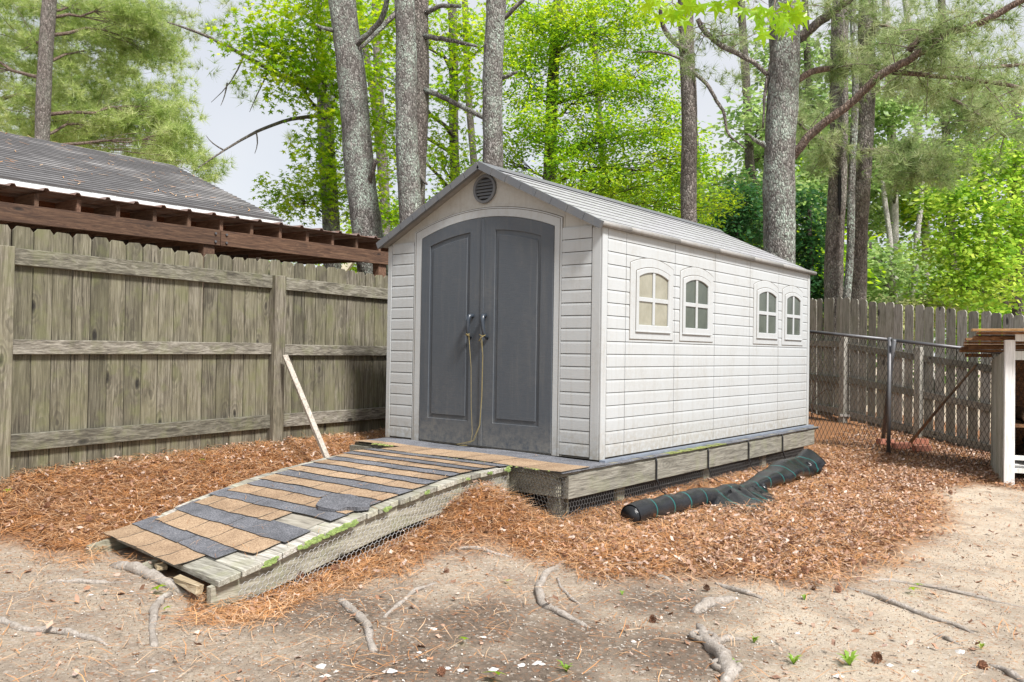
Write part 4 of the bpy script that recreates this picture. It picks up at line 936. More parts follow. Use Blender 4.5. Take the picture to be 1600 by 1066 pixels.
# ------------------------------------------------------------------ trees
def star_leaf():
    V = [(0, 0, 0)]; n = 5; angs = [-2.2, -1.12, 0, 1.12, 2.2]; tips = [.42, .52, .62, .52, .42]
    pts = []
    for i, (a, r) in enumerate(zip(angs, tips)):
        pts.append((r*math.sin(a), .38+r*math.cos(a), -.06 if i != 2 else -.03))
        if i < 4: am = (a+angs[i+1])/2; pts.append((.2*math.sin(am), .38+.2*math.cos(am), .02))
    pts = [(0, .25, 0)]+pts
    V = [(0, .38, .03)]+pts; F = [(0, 1+i, 1+(i+1) % len(pts)) for i in range(len(pts))]
    return np.array(V), np.array(F)
STAR = star_leaf()
RH = (np.array([(0, 0, 0), (.22, .5, .06), (0, 1, 0), (-.22, .5, .06)]), np.array([(0, 1, 2), (0, 2, 3)]))
OVL = (np.array([(0, 0, 0), (.34, .45, .05), (0, 1, 0), (-.34, .45, .05)]), np.array([(0, 1, 2), (0, 2, 3)]))
def tuft(n=15):
    V = []; F = []
    r = np.random.default_rng(3)
    for i in range(n):
        a = i*2.4; el = r.uniform(.15, 1.2); d = np.array([math.cos(a)*math.cos(el), math.sin(el), math.sin(a)*math.cos(el)]); s = np.cross(d, r.normal(size=3)); s /= np.linalg.norm(s)
        b = len(V); w_ = .024; V += [s*w_, -s*w_, d*r.uniform(.75, 1.1)]; F.append((b, b+1, b+2))
    return np.array(V), np.array(F)
TUFT = tuft()
def unit(n): v = rng.normal(size=(n, 3)); return v/np.linalg.norm(v, axis=1)[:, None]
def px_blob(px, py, d, rx, ry, n): c = Q(px, py, d); return (c[0], c[1], c[2], rx*d/FPX, ry*d/FPX, n)
def crown(parent, blobs, kind, mt, size, per=26, spread=.42, limbm=None, trunk=None, limbs=True, flat=.28, twig_r=.006):
    TV, TF = {'star': STAR, 'rh': RH, 'ovl': OVL, 'tuft': TUFT}[kind]
    Ps, Ms, Ss = [], [], []; limb_mb = MB(); TWA, TWB = [], []
    den = {'star': 2.1, 'rh': 1.9, 'ovl': 1.5, 'tuft': 1.15}[kind]*(.5 if mt == M['lf_pinegrey'] else 1)
    if kind == 'tuft': per, spread, den = max(6, int(per*.62)), spread*.6, den*1.55
    if kind == 'rh': spread, den, flat = .3, 1.75, .2
    for (cx, cy, cz, rr, rzz, n) in blobs:
        n = max(1, int(n*den))
        c = np.array([cx, cy, cz]); q = unit(n)*(rng.random(n)**.45)[:, None]*np.array([rr, rr, rzz])+c
        q[:, 2] = np.maximum(q[:, 2], hz(q[:, 0], q[:, 1])+.1)
        if trunk is not None and limbs:
            tz = np.clip(cz-rzz*.3-rr*.35, trunk[0][2]+1, trunk[-1][2]); k = np.interp(tz, [p[2] for p in trunk], range(len(trunk))); k0 = int(k); k1 = min(k0+1, len(trunk)-1)
            st = np.array(trunk[k0])*(1-k+k0)+np.array(trunk[k1])*(k-k0); L = np.linalg.norm(c-st)
            if L > .3:
                mid = (st+c)/2+np.array([rng.uniform(-.1, .1)*L, rng.uniform(-.1, .1)*L, .08*L])
                path = [(1-t)**2*st+2*t*(1-t)*mid+t*t*c for t in np.linspace(0, 1, 7)]; path = [p+rng.normal(size=3)*.02*L*(0 < i < 6) for i, p in enumerate(path)]
                limb_mb.tube(path, np.linspace(.022*L**.6+.012, .008, 7), 6)
                for i in rng.choice(n, min(n, 16), replace=False):
                    a = path[rng.integers(2, 6)]; b = q[i]; mm = (a+b)/2+rng.normal(size=3)*.06
                    limb_mb.tube([a, mm, b], [.009, .007, .003], 4, cap=False)
        up = np.array([0, 0, 1.])
        for i in range(n):
            tl = unit(1)[0]*.35+up; tl /= np.linalg.norm(tl)
            a = rng.uniform(0, 2*math.pi, per); r_ = spread*np.sqrt(rng.random(per)); e1 = np.cross(tl, (1, .2, .1)); e1 /= np.linalg.norm(e1); e2 = np.cross(tl, e1)
            rad = np.outer(np.cos(a), e1)+np.outer(np.sin(a), e2)
            P = q[i]+rad*r_[:, None]+np.outer(rng.normal(size=per)*spread*flat, tl)-np.outer((r_**2)*.5, up)
            Ps.append(P)
            if kind == 'tuft':
                tip = rad*.8+unit(per)*.6+up*.5; Ms.append(frames(per, unit(per), tip))
            else:
                tip = rad+unit(per)*.6-up*.25; nrm = up+unit(per)*.75; Ms.append(frames(per, nrm, tip))
            Ss.append(size*rng.uniform(.65, 1.25, per))
    V1, F1 = scatter(TV, TF, np.concatenate(Ps), np.concatenate(Ms), np.concatenate(Ss))
    o = soup('crown', V1, F1, mt, parent); o['kind'] = 'stuff'
    if limb_mb.v: limb_mb.build('limbs', limbm, parent, True, recalc=False)
    return o
def trunk_pts(px0, py0, px1, py1, d, ext=2.5, zb=None, bend=0., d1=None):
    """from an upper image point to a lower one at distance d, carried down to the ground and on upwards"""
    a = Q(px0, py0, d); b = Q(px1, py1, d1 or d); v = (a-b)/(a[2]-b[2])
    zg = float(hz(b[0], b[1])) if zb is None else zb
    bot = b+v*(zg-.1-b[2]); top = a+v*ext
    P = [bot+(top-bot)*t for t in np.linspace(0, 1, 26)]; side_ = np.array([CR[0], CR[1], 0])
    return [p+side_*(bend*math.sin(t*math.pi)+.02*math.sin(t*17+px0)) for p, t in zip(P, np.linspace(0, 1, 26))]
def tree(name, label, cat, tr, r0, r1, bm_, flare=1.25, nsd=20, group=None):
    root = empty(name, tr[0], label, cat, group)
    R = np.linspace(r0, r1, len(tr)); R[0] *= flare; R[1] *= 1+(flare-1)*.4
    # resample
    P = []; RR = []
    for i in range(len(tr)-1):
        for t in np.linspace(0, 1, 4)[:-1]: P.append(np.array(tr[i])*(1-t)+np.array(tr[i+1])*t); RR.append(R[i]*(1-t)+R[i+1]*t)
    MB().tube(P, RR, nsd, wf=.035, ns=rng.uniform(0, 6)).build('trunk', bm_, root, True, origin=tr[0], recalc=False)
    return root
def stub(root, tr, z, dirpx, L, r, mt, up=.3, name='limb'):
    k = np.interp(z, [p[2] for p in tr], range(len(tr))); k0 = int(k); st = np.array(tr[k0]); d = np.array([CR[0], CR[1], 0])*dirpx+np.array([0, 0, up]); d /= np.linalg.norm(d)
    P = [st+d*L*t+np.array([0, 0, .1*L*math.sin(t*3)])+rng.normal(size=3)*.012*L for t in np.linspace(0, 1, 6)]
    return MB().tube(P, np.linspace(r, r*.35, 6), 7, wf=.05).build(name, mt, root, True, recalc=False)
def pxlimb(root, pts, rs, mt, name='limb', n=5):
    """limb through image points at given distances"""
    C_ = [Q(*p) for p in pts]; P = []; R = []
    for i in range(len(C_)-1):
        for t in np.linspace(0, 1, n)[:-1]: P.append(C_[i]*(1-t)+C_[i+1]*t); R.append(rs[i]*(1-t)+rs[i+1]*t)
    P.append(C_[-1]); R.append(rs[-1]); P = np.array(P)
    for _ in range(3): P[1:-1] = (P[:-2]+2*P[1:-1]+P[2:])/4
    P[1:-1] += rng.normal(size=P[1:-1].shape)*np.array(R)[1:-1, None]*.12
    return MB().tube(P, R, 9, wf=.04).build(name, mt, root, True, recalc=False), P
def needles_along(root, paths, mt, per=10, spread=.3, size=.2, step=.12, name='crown'):
    """twigs with needle tufts growing off a limb"""
    Ps, Ms, Ss = [], [], []; mb = MB()
    for P, den in paths:
        for i in range(1, len(P)):
            for _ in range(den):
                a = P[i-1]+(P[i]-P[i-1])*rng.random(); b = a+unit(1)[0]*rng.uniform(.25, .9)*np.array([1, 1, .7])+np.array([0, 0, -.05]); mb.tube([a, (a+b)/2+np.array([0, 0, .04]), b], [.009, .006, .003], 4, cap=False)
                t = rng.random(per)**.6; pts = a+(b-a)*t[:, None]+rng.normal(size=(per, 3))*.06; Ps.append(pts)
                d = (b-a)/np.linalg.norm(b-a); Ms.append(frames(per, unit(per), np.tile(d, (per, 1))+unit(per)*.6)); Ss.append(size*rng.uniform(.7, 1.2, per))
    V1, F1 = scatter(*TUFT, np.concatenate(Ps), np.concatenate(Ms), np.concatenate(Ss)); o = soup(name, V1, F1, mt, root); o['kind'] = 'stuff'
    mb.build('twigs', M['deadtwig'], root, True, recalc=False)['kind'] = 'stuff'
def B(*rows): return [px_blob(*r) for r in rows]

# left pine behind the house, with its pale needle crown
tr = trunk_pts(75, 0, 62, 215, 22, bend=.05)
t1 = tree('pine_tree', 'brown pine trunk rising behind the neighbouring house roof at far left', 'pine tree', tr, .2, .17, M['bark_brown'])
crown(t1, B((20, 60, 24, 90, 70, 26), (150, 80, 24, 100, 70, 34), (240, 60, 24, 60, 60, 20), (60, 180, 24, 90, 60, 28), (160, 190, 24, 90, 60, 30), (250, 180, 24, 55, 45, 18), (120, 10, 24, 120, 50, 30), (-60, 100, 24, 80, 90, 20), (270, 225, 23, 40, 30, 10), (210, 20, 23, 60, 40, 12)), 'tuft', M['lf_pine'], .26, 34, .55, M['bark_limb'], tr)
tr = trunk_pts(-60, 0, -60, 200, 27)
t1 = tree('pine_tree', 'bushy pale green pine reaching in at the far left behind the brown trunk', 'pine tree', tr, .2, .17, M['bark_brown'])
crown(t1, B((40, 130, 28, 120, 130, 40), (180, 120, 28, 110, 110, 45), (100, 230, 28, 120, 50, 25), (250, 240, 28, 50, 35, 12), (330, 265, 27, 30, 25, 6)), 'tuft', M['lf_pine'], .3, 34, .6, M['bark_limb'], tr)
# maple left of centre
tr = trunk_pts(499, 20, 516, 415, 19, bend=.05)
t1 = tree('maple_tree', 'green maple with grey trunk, leaves half hiding it, left of the leaning pine', 'maple tree', tr, .21, .17, M['bark_pine'])
crown(t1, B((470, 60, 17, 70, 60, 20), (520, 130, 17.5, 60, 70, 20), (440, 110, 17, 55, 45, 13), (520, 230, 17.5, 50, 50, 14), (490, 15, 17, 90, 35, 18), (400, 55, 17, 50, 40, 8), (520, 290, 18.5, 60, 50, 16), (460, 310, 19, 50, 45, 14), (600, 30, 19, 60, 50, 14), (570, 390, 20, 60, 30, 10), (450, 395, 21, 50, 26, 8)), 'star', M['lf_maple'], .15, 26, .42, M['bark_dark'], tr)
pxlimb(t1, [(510, 150, 18.8), (440, 120, 18), (380, 85, 17.5), (310, 50, 17), (262, 35, 16.5)], [.07, .055, .04, .03, .012], M['bark_brown'])
o_, PB = pxlimb(t1, [(510, 180, 18.8), (455, 185, 18), (400, 205, 17.5), (350, 235, 17), (310, 262, 16.6)], [.045, .038, .032, .022, .01], M['bark_brown'])
for a, b, c_ in (((380, 90), (365, 130), (330, 160)), ((420, 110), (400, 150), (390, 175)), ((350, 235), (330, 225), (322, 212)), ((400, 205), (405, 225), (398, 240)), ((355, 130), (352, 150), (345, 165))):
    pxlimb(t1, [(*a, 17.4), (*b, 17.3), (*c_, 17.2)], [.018, .012, .005], M['bark_brown'], 'twig', 3)
# sparse pine spray against the sky
tr = trunk_pts(585, -40, 600, 300, 26)
t1 = tree('pine_tree', 'slender pine behind the maple, its sparse needles showing against the sky', 'pine tree', tr, .16, .13, M['bark_brown'])
crown(t1, B((300, 15, 20, 60, 30, 7), (350, 60, 20, 45, 30, 5), (410, 115, 20, 45, 25, 5), (340, 120, 20, 25, 20, 2), (370, 10, 20, 40, 20, 4), (390, 145, 20, 30, 15, 3), (460, 215, 20, 20, 15, 2)), 'tuft', M['lf_pinegrey'], .22, 16, .4, M['bark_brown'], None, False)
# tall lichened pines
tr = trunk_pts(538, 0, 581, 400, 15.5, bend=-.04)
t1 = tree('pine_tree', 'tall lichened pine trunk leaning left behind the end of the lean-to', 'pine tree', tr, .31, .225, M['bark_pine'])
pxlimb(t1, [(552, 75, 15.4), (585, 45, 15.2), (603, 20, 15), (605, -20, 15)], [.06, .055, .05, .04], M['bark_pine'])
pxlimb(t1, [(575, 290, 15.4), (582, 265, 15.2), (587, 250, 15.1)], [.05, .045, .04], M['bark_brown'], 'broken_limb')
pxlimb(t1, [(520, 48, 15.4), (500, 43, 15.2), (494, 38, 15.1)], [.04, .03, .02], M['bark_pine'], 'broken_limb')
tr = trunk_pts(631, 0, 641, 350, 14.5)
t1 = tree('pine_tree', 'lichened pine trunk, front one of a touching pair, behind the left roof slope', 'pine tree', tr, .225, .155, M['bark_pine'])
pxlimb(t1, [(620, 20, 14.5), (600, 40, 14.4), (560, 78, 14.4)], [.05, .04, .03], M['bark_pine'])
tr = trunk_pts(658, 0, 652, 330, 15.1)
t1 = tree('pine_tree', 'darker pine trunk pressed against the right of its twin', 'pine tree', tr, .16, .15, M['bark_brown'])
pxlimb(t1, [(662, 57, 15), (700, 62, 14.8), (745, 72, 14.6)], [.05, .04, .025], M['bark_pine'], 'broken_limb')
pxlimb(t1, [(664, 140, 15), (700, 155, 14.8), (758, 185, 14.5)], [.05, .045, .04], M['bark_pine'], 'broken_limb')
pxlimb(t1, [(666, 20, 15), (690, 8, 14.9), (720, 10, 14.8)], [.05, .04, .03], M['bark_pine'])
pxlimb(t1, [(658, 275, 15), (663, 285, 14.8), (667, 288, 14.7)], [.04, .03, .02], M['bark_brown'], 'broken_limb')
tr = trunk_pts(774, 0, 769, 255, 13.5)
t1 = tree('pine_tree', 'pale lichened pine trunk rising just behind the peak of the shed roof', 'pine tree', tr, .175, .15, M['bark_pine'])
pxlimb(t1, [(788, 28, 13.5), (805, 12, 13.4), (822, -5, 13.3)], [.04, .035, .03], M['bark_pine'])
pxlimb(t1, [(784, 122, 13.5), (795, 118, 13.4), (808, 112, 13.3)], [.04, .03, .022], M['bark_pine'], 'broken_limb')
# maple behind centre
tr = trunk_pts(706, 0, 712, 300, 21)
t1 = tree('maple_tree', 'bright green maple between the twin pine trunks and the roof peak', 'maple tree', tr, .14, .1, M['bark_dark'])
crown(t1, B((600, 120, 18, 70, 60, 20), (600, 230, 19, 60, 70, 18), (600, 330, 19, 50, 45, 12), (700, 50, 18.5, 70, 55, 20), (720, 140, 18.5, 60, 55, 17), (700, 240, 19, 60, 50, 16), (730, 300, 20, 60, 30, 9), (690, 340, 21, 60, 40, 12), (620, 20, 18, 60, 40, 12), (790, 40, 19, 60, 50, 14), (550, 180, 19.5, 50, 60, 10)), 'star', M['lf_maple'], .14, 25, .42, M['bark_dark'], tr)
# willow oak
tr = trunk_pts(868, 0, 852, 285, 17, bend=.06)
t1 = tree('oak_tree', 'willow oak with a thin dark trunk and layered small leaves behind the shed roof', 'oak tree', tr, .17, .08, M['bark_dark'])
crown(t1, B((880, 50, 16.5, 90, 60, 40), (980, 40, 17, 80, 55, 34), (820, 120, 16.5, 60, 60, 22), (930, 140, 16.5, 90, 50, 36), (1020, 130, 17, 60, 50, 22), (850, 200, 16, 70, 45, 22), (960, 210, 16, 90, 45, 32), (1040, 200, 16.5, 50, 45, 16), (900, 280, 16, 90, 40, 26), (1010, 290, 16, 80, 45, 26), (1070, 250, 16, 50, 40, 14), (820, 20, 17, 60, 50, 16), (790, 250, 17, 40, 60, 12), (1100, 310, 17, 60, 40, 14), (1050, 345, 18, 60, 25, 10)), 'rh', M['lf_oak'], .095, 62, .4, M['bark_dark'], tr)
pxlimb(t1, [(862, 90, 17), (885, 50, 16.8), (920, 25, 16.6)], [.05, .04, .015], M['bark_dark']); pxlimb(t1, [(855, 260, 17), (900, 235, 16.7), (960, 200, 16.4)], [.07, .05, .03], M['bark_pine'])
pxlimb(t1, [(920, 300, 16), (970, 275, 16), (1010, 268, 16)], [.02, .016, .008], M['bark_dark'])
tr = trunk_pts(1073, 30, 1078, 345, 14.5)
t1 = tree('pine_tree', 'straight grey pine trunk behind the middle of the shed roof beside the willow oak', 'pine tree', tr, .145, .125, M['bark_brown'])
_, a1 = pxlimb(t1, [(1075, 98, 14.4), (1050, 85, 14.3), (1020, 80, 14.2), (995, 82, 14.1)], [.03, .025, .02, .01], M['bark_brown'])
_, a2 = pxlimb(t1, [(1072, 80, 14.4), (1045, 60, 14.3), (1033, 35, 14.2), (1032, 5, 14.1)], [.05, .045, .04, .03], M['bark_brown'])
_, a3 = pxlimb(t1, [(1082, 112, 14.4), (1105, 130, 14.2), (1120, 160, 14.1), (1133, 175, 14), (1134, 210, 13.9), (1165, 232, 13.8)], [.035, .032, .03, .028, .02, .01], M['bark_brown'])
crown(t1, B((1050, 390, 20, 5, 5, 1),), 'tuft', M['lf_pinegrey'], .2, 6, .2, None, None, False)
# big pine right
tr = trunk_pts(1222, 40, 1213, 395, 12, bend=.03)
big = tree('pine_tree', 'thickest lichened pine trunk, long limb sweeping up right, behind the shed', 'pine tree', tr, .235, .2, M['bark_pine'])
_, b1 = pxlimb(big, [(1238, 245, 12), (1270, 205, 11.8), (1330, 160, 11.5), (1378, 115, 11.2), (1425, 92, 11), (1470, 55, 10.8), (1530, 38, 10.6), (1620, -12, 10.3)], [.068, .06, .056, .053, .05, .047, .043, .04], M['bark_limb'], n=7)
_, b2 = pxlimb(big, [(1247, 60, 12), (1275, 38, 11.8), (1305, 15, 11.6), (1345, -15, 11.4)], [.075, .065, .06, .055], M['bark_brown'])
_, b3 = pxlimb(big, [(1244, 128, 12), (1265, 112, 12), (1300, 106, 12.1), (1360, 103, 12.3), (1400, 112, 12.4), (1500, 108, 12.6), (1620, 100, 12.8)], [.05, .045, .042, .035, .03, .03, .025], M['bark_limb'], n=6)
_, b4 = pxlimb(big, [(1395, 113, 11.3), (1450, 118, 11.3), (1530, 125, 11.4), (1620, 142, 11.5)], [.035, .03, .028, .025], M['bark_limb'])
_, b5 = pxlimb(big, [(1420, 80, 11.1), (1440, 55, 11), (1490, 42, 10.9)], [.045, .04, .035], M['bark_limb'])
_, b6 = pxlimb(big, [(1200, 230, 12), (1180, 220, 11.9), (1170, 210, 11.8)], [.04, .03, .015], M['bark_pine'], 'broken_limb')
_, b7 = pxlimb(big, [(1200, 118, 12), (1170, 90, 12), (1130, 75, 12.1), (1100, 50, 12.2), (1090, 30, 12.2)], [.03, .035, .04, .04, .035], M['bark_brown'])
_, b8 = pxlimb(big, [(1205, 100, 12), (1195, 140, 12), (1192, 200, 12)], [.03, .025, .012], M['bark_brown'])
needles_along(big, [(b1[30:], 1), (b3[8:], 2), (b4, 2), (b5, 2), (b2[6:], 2), (b7[6:], 1)], M['lf_pinegrey'], 9, size=.2)
crown(big, B((1130, 60, 13, 60, 40, 6), (1110, 110, 13.5, 40, 40, 5), (1160, 120, 13.5, 35, 35, 4), (1180, 20, 13, 60, 30, 5)), 'tuft', M['lf_pinegrey'], .17, 14, .35, None, None, False)
# pines right of it
tr = trunk_pts(1313, 0, 1302, 460, 15, bend=.02)
t1 = tree('pine_tree', 'brown pine trunk with a long dark scar, left of the close group behind the fence', 'pine tree', tr, .17, .14, M['bark_brown'])
scar = [Q(1312, y, 14.83) for y in (262, 280, 300, 320, 336)]
MB().tube(scar, [.012, .03, .035, .03, .012], 6).build('scar', M['black'], t1, True, recalc=False)
_, c1_ = pxlimb(t1, [(1296, 240, 14.9), (1280, 225, 14.7), (1262, 205, 14.5), (1245, 190, 14.3)], [.03, .03, .025, .02], M['bark_brown'])
tr = trunk_pts(1322, 160, 1312, 465, 14.6, bend=.16, ext=3)
t1 = tree('young_tree', 'thin curved trunk squeezed between the two brown pines behind the fence', 'tree', tr, .07, .055, M['bark_pine'])
tr = trunk_pts(1356, 0, 1336, 460, 15.5, bend=.03)
t1 = tree('pine_tree', 'straight purplish brown pine trunk with drooping limb, right of the group', 'pine tree', tr, .18, .145, M['bark_brown'])
_, d1_ = pxlimb(t1, [(1346, 238, 15.3), (1380, 233, 15), (1410, 245, 14.7), (1440, 268, 14.4), (1475, 285, 14.2)], [.045, .04, .035, .03, .015], M['bark_limb'])
_, d2_ = pxlimb(t1, [(1362, 140, 15.4), (1400, 137, 15), (1440, 135, 14.7), (1490, 155, 14.4), (1540, 185, 14.1), (1570, 215, 14)], [.04, .038, .034, .03, .02, .01], M['bark_limb'])
_, d3_ = pxlimb(t1, [(1360, 38, 15.4), (1400, 42, 15), (1440, 80, 14.7)], [.03, .025, .02], M['bark_limb'])
needles_along(t1, [(d1_[5:], 6), (d2_[5:], 3), (d3_, 3), (c1_, 2)], M['lf_pinegrey'], 10, size=.2)
crown(t1, B((1400, 30, 16, 80, 40, 16), (1340, 60, 16, 60, 40, 10), (1440, 90, 16, 80, 40, 14), (1330, 110, 15.5, 70, 30, 10), (1530, 60, 15.5, 80, 50, 16), (1570, 130, 15, 60, 40, 10), (1430, 265, 14.5, 70, 22, 9), (1280, 150, 16, 40, 30, 5), (1500, 15, 15, 80, 30, 10), (1560, 200, 14.5, 50, 40, 5), (1270, 230, 17, 30, 60, 6)), 'tuft', M['lf_pinegrey'], .21, 22, .5, M['bark_limb'], None, False)
# lime green tree at right
tr = trunk_pts(1590, 300, 1592, 480, 19)
t1 = tree('tree', 'leafy lime green tree filling the right edge above the wooden fence', 'tree', tr, .15, .1, M['bark_dark'])
crown(t1, B((1560, 250, 18, 70, 50, 30), (1520, 320, 17.5, 75, 45, 34), (1590, 340, 18, 60, 60, 28), (1500, 390, 17.5, 60, 40, 24), (1560, 430, 17.5, 80, 45, 34), (1490, 450, 17.5, 50, 30, 14), (1600, 200, 18, 40, 50, 14), (1640, 300, 18, 60, 100, 24), (1480, 300, 18, 40, 30, 9)), 'ovl', M['lf_lime'], .125, 34, .42, M['bark_dark'], tr)
# dark evergreen
tr = trunk_pts(1265, 330, 1265, 430, 19, ext=.2)
t1 = tree('evergreen_tree', 'dark green evergreen just right of the shed roof back end', 'evergreen tree', tr, .12, .05, M['bark_dark'])
crown(t1, B((1265, 440, 19, 40, 45, 26), (1262, 380, 19, 33, 40, 18), (1258, 330, 19, 22, 40, 10), (1250, 470, 19, 50, 30, 16)), 'ovl', M['lf_cedar'], .13, 40, .36, M['bark_dark'], tr)
tr = trunk_pts(1150, 330, 1150, 400, 20, ext=.1)
t1 = tree('evergreen_tree', 'dark green evergreen seen between the straight grey pine and the thick pine', 'evergreen tree', tr, .12, .05, M['bark_dark'])
crown(t1, B((1150, 350, 20, 50, 30, 22), (1170, 310, 20, 40, 28, 12), (1130, 385, 20, 60, 35, 20)), 'ovl', M['lf_cedar'], .13, 38, .4, M['bark_dark'], tr)
# woodland behind
FAR = [(1180, 250, 26, 'mid green woodland tree behind the thick pine trunk'), (1390, 200, 27, 'pale green woodland tree between the close pine group and the lime tree'), (1440, 330, 30, 'vine-covered woodland tree with pale twin trunk above the fence'),
       (1100, 330, 30, 'yellow green woodland tree low behind the shed roof'), (1290, 300, 30, 'woodland tree showing between the thick pine and the brown pines'), (1500, 180, 28, 'feathery woodland tree above the lime green tree'),
       (1570, 440, 24, 'woodland tree low behind the lime green tree at the right edge'), (1375, 475, 26, 'leafy understory tree just above the fence left of the cream shrub'), (1240, 430, 25, 'understory tree low between the dark evergreens'),
       (1190, 400, 25, 'pale woodland tree low just left of the thick pine'), (1345, 300, 29, 'pale woodland tree behind the close pine group'), (1250, 150, 30, 'high woodland tree behind the top of the thick pine'),
       (760, 330, 30, 'woodland tree low behind the roof peak'), (950, 330, 31, 'woodland tree low behind the willow oak'), (600, 380, 30, 'woodland tree low behind the left pine trunks')]
for i, (x, y, d_, lb) in enumerate(FAR):
    tr = trunk_pts(x-12, y-60, x, 440, d_, bend=.3*math.sin(i), ext=9); pale = i in (2, 1)
    if i in (6, 7, 8, 9): tr = tr[:14]
    t1 = tree('woodland_tree', lb, 'tree', tr, .16, .1, M['bark_pale'] if pale else M['bark_dark'], nsd=10, group='woodland trees behind the yard')
    rr = [(x+rng.uniform(-55, 55), y+rng.uniform(-70, 80), d_+rng.uniform(-1.5, 1.5), rng.uniform(45, 75), rng.uniform(30, 50), 14) for _ in range(7)]
    if x < 1000: rr = [(a_, max(b_, 250), c_, e_, f_, g_) for a_, b_, c_, e_, f_, g_ in rr]
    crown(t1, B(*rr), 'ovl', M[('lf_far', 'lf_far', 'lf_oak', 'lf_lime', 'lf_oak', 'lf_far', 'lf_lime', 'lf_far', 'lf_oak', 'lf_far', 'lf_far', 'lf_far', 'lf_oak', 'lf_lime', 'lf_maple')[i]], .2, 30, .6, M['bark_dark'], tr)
for px, d_, lb in ((1392, 25, 'thin pale leaning trunk in the woodland above the fence'), (1424, 25, 'pale vine-hung trunk in the woodland right of the thin leaning one')):
    tr = trunk_pts(px-(8 if px < 1400 else -14), 320, px+4, 440, d_, ext=.8); tree('dead_tree', lb, 'tree', tr, .1, .07, M['bark_pale'], nsd=10)
sh = empty('shrub', Q(1425, 480, 18)*np.array([1, 1, 0])+np.array([0, 0, -.3]), 'pale cream green shrub just above the wooden fence top', 'shrub')
M['lf_cream'] = leaf('cream green leaf', [(.35, .4, .15), (.5, .52, .25)], [(.5, .6, .25), (.7, .7, .4)], .5)
crown(sh, B((1430, 480, 18, 45, 22, 22), (1400, 500, 18, 60, 30, 20), (1470, 490, 18, 40, 20, 12)), 'ovl', M['lf_cream'], .09, 50, .3, None, None, False)
# distant woodland mass: one stuff object
bl = []
for i in range(120):
    a = rng.uniform(-1.05, .35); d_ = rng.uniform(38, 60); x = CAM[0]+math.sin(YAW+a*.9+.2)*d_; y = CAM[1]+math.cos(YAW+a*.9+.2)*d_
    hmax = 5.5 if a > -.35 else 2.8
    bl.append((x, y, rng.uniform(.8, hmax), rng.uniform(2, 3.5), rng.uniform(1.2, 2.2), 14))
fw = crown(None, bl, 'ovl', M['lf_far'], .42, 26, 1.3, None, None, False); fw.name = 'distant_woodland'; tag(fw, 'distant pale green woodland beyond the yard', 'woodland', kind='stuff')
# near sweetgum spray hanging into the top of the frame
gum = empty('sweetgum_branch', Q(1130, -60, 4.2), 'sweetgum branch with large star-shaped leaves hanging in at the top', 'branch')
mbm = bpy.data.meshes.new('leaf'); mbm.from_pydata(STAR[0].tolist(), [], STAR[1].tolist()); mbm.materials.append(M['lf_gum'])
spr = [(1022, -8, 14, 8, 6), (1050, 12, 20, 12, 8), (1085, 0, 24, 12, 8), (1110, -6, 16, 10, 5), (1160, -10, 20, 8, 6), (1180, 2, 22, 14, 9), (1208, 26, 22, 18, 11), (1234, 28, 16, 20, 8), (1242, 0, 16, 14, 6)]
twigs = MB()
for (x, y, sx, sy, n_) in spr:
    b_ = Q(x, y-8, 4.2); twigs.tube([Q(x+rng.uniform(-20, 20), -70, 4.3), Q(x+4, y-30, 4.25), b_], [.006, .005, .003], 5)
    for k in range(n_):
        px, py, dd_ = x+rng.uniform(-sx, sx), y+rng.uniform(-sy, sy)*.9, 4.2+rng.uniform(-.25, .25); p = Q(px, py, dd_)
        tip = np.array([rng.uniform(-.7, .7), rng.uniform(-.7, .7), -1.0]); nrm = -CD*rng.uniform(.6, 1)+unit(1)[0]*.45; fr = frames(1, nrm[None], tip[None])[0]
        o = place('leaf', mbm, p, gum); sc_ = rng.uniform(.075, .12)
        o.rotation_euler = Matrix(fr.tolist()).to_euler(); o.scale = (sc_, sc_, sc_)
        if k % 2 == 0: twigs.tube([b_, p], [.0018, .001], 3, cap=False)
twigs.build('twigs', M['deadtwig'], gum, True, recalc=False)['kind'] = 'stuff'

# ------------------------------------------------------------------ litter: needles, leaves, gravel
def in_struct(x, y):
    r_ = (x > RX0-.02) & (x < RX1+.02) & (y < -.66) & (y > -3.02-.0*x); d_ = (x > 0) & (x < 2.3) & (y > -.7)
    ry = (y-r0[1])/(r1[1]-r0[1]); rx = x-(r0[0]+(r1[0]-r0[0])*ry)
    q_ = (ry > -.01) & (ry < 1.06) & (rx > -.10) & (rx < .10+.27*np.clip(np.sin(np.clip((ry-.27)/.36, 0, 1)*math.pi), 0, 1))
    return r_ | d_ | (x < -.85) | q_
def litter(N, dist, xr=(-1.0, 6.3), yr=(-4.6, 8.6)):
    x = rng.uniform(*xr, N); y = rng.uniform(*yr, N); dc = np.hypot(x-CAM[0], y-CAM[1])
    # only what the lens can plausibly see, a little wider
    vx = (x-CAM[0])*CR[0]+(y-CAM[1])*CR[1]; vd = (x-CAM[0])*CD[0]+(y-CAM[1])*CD[1]
    keep = (vd > 1.6) & (np.abs(vx) < vd*.72+.8) & ~in_struct(x, y)
    s_ = straw_sd(x, y)+.16*wob(x, y, 4.)+.1*wob(x, y, 11, 3.); keep &= rng.random(N) < dist(s_, x, y, dc)
    return x[keep], y[keep]
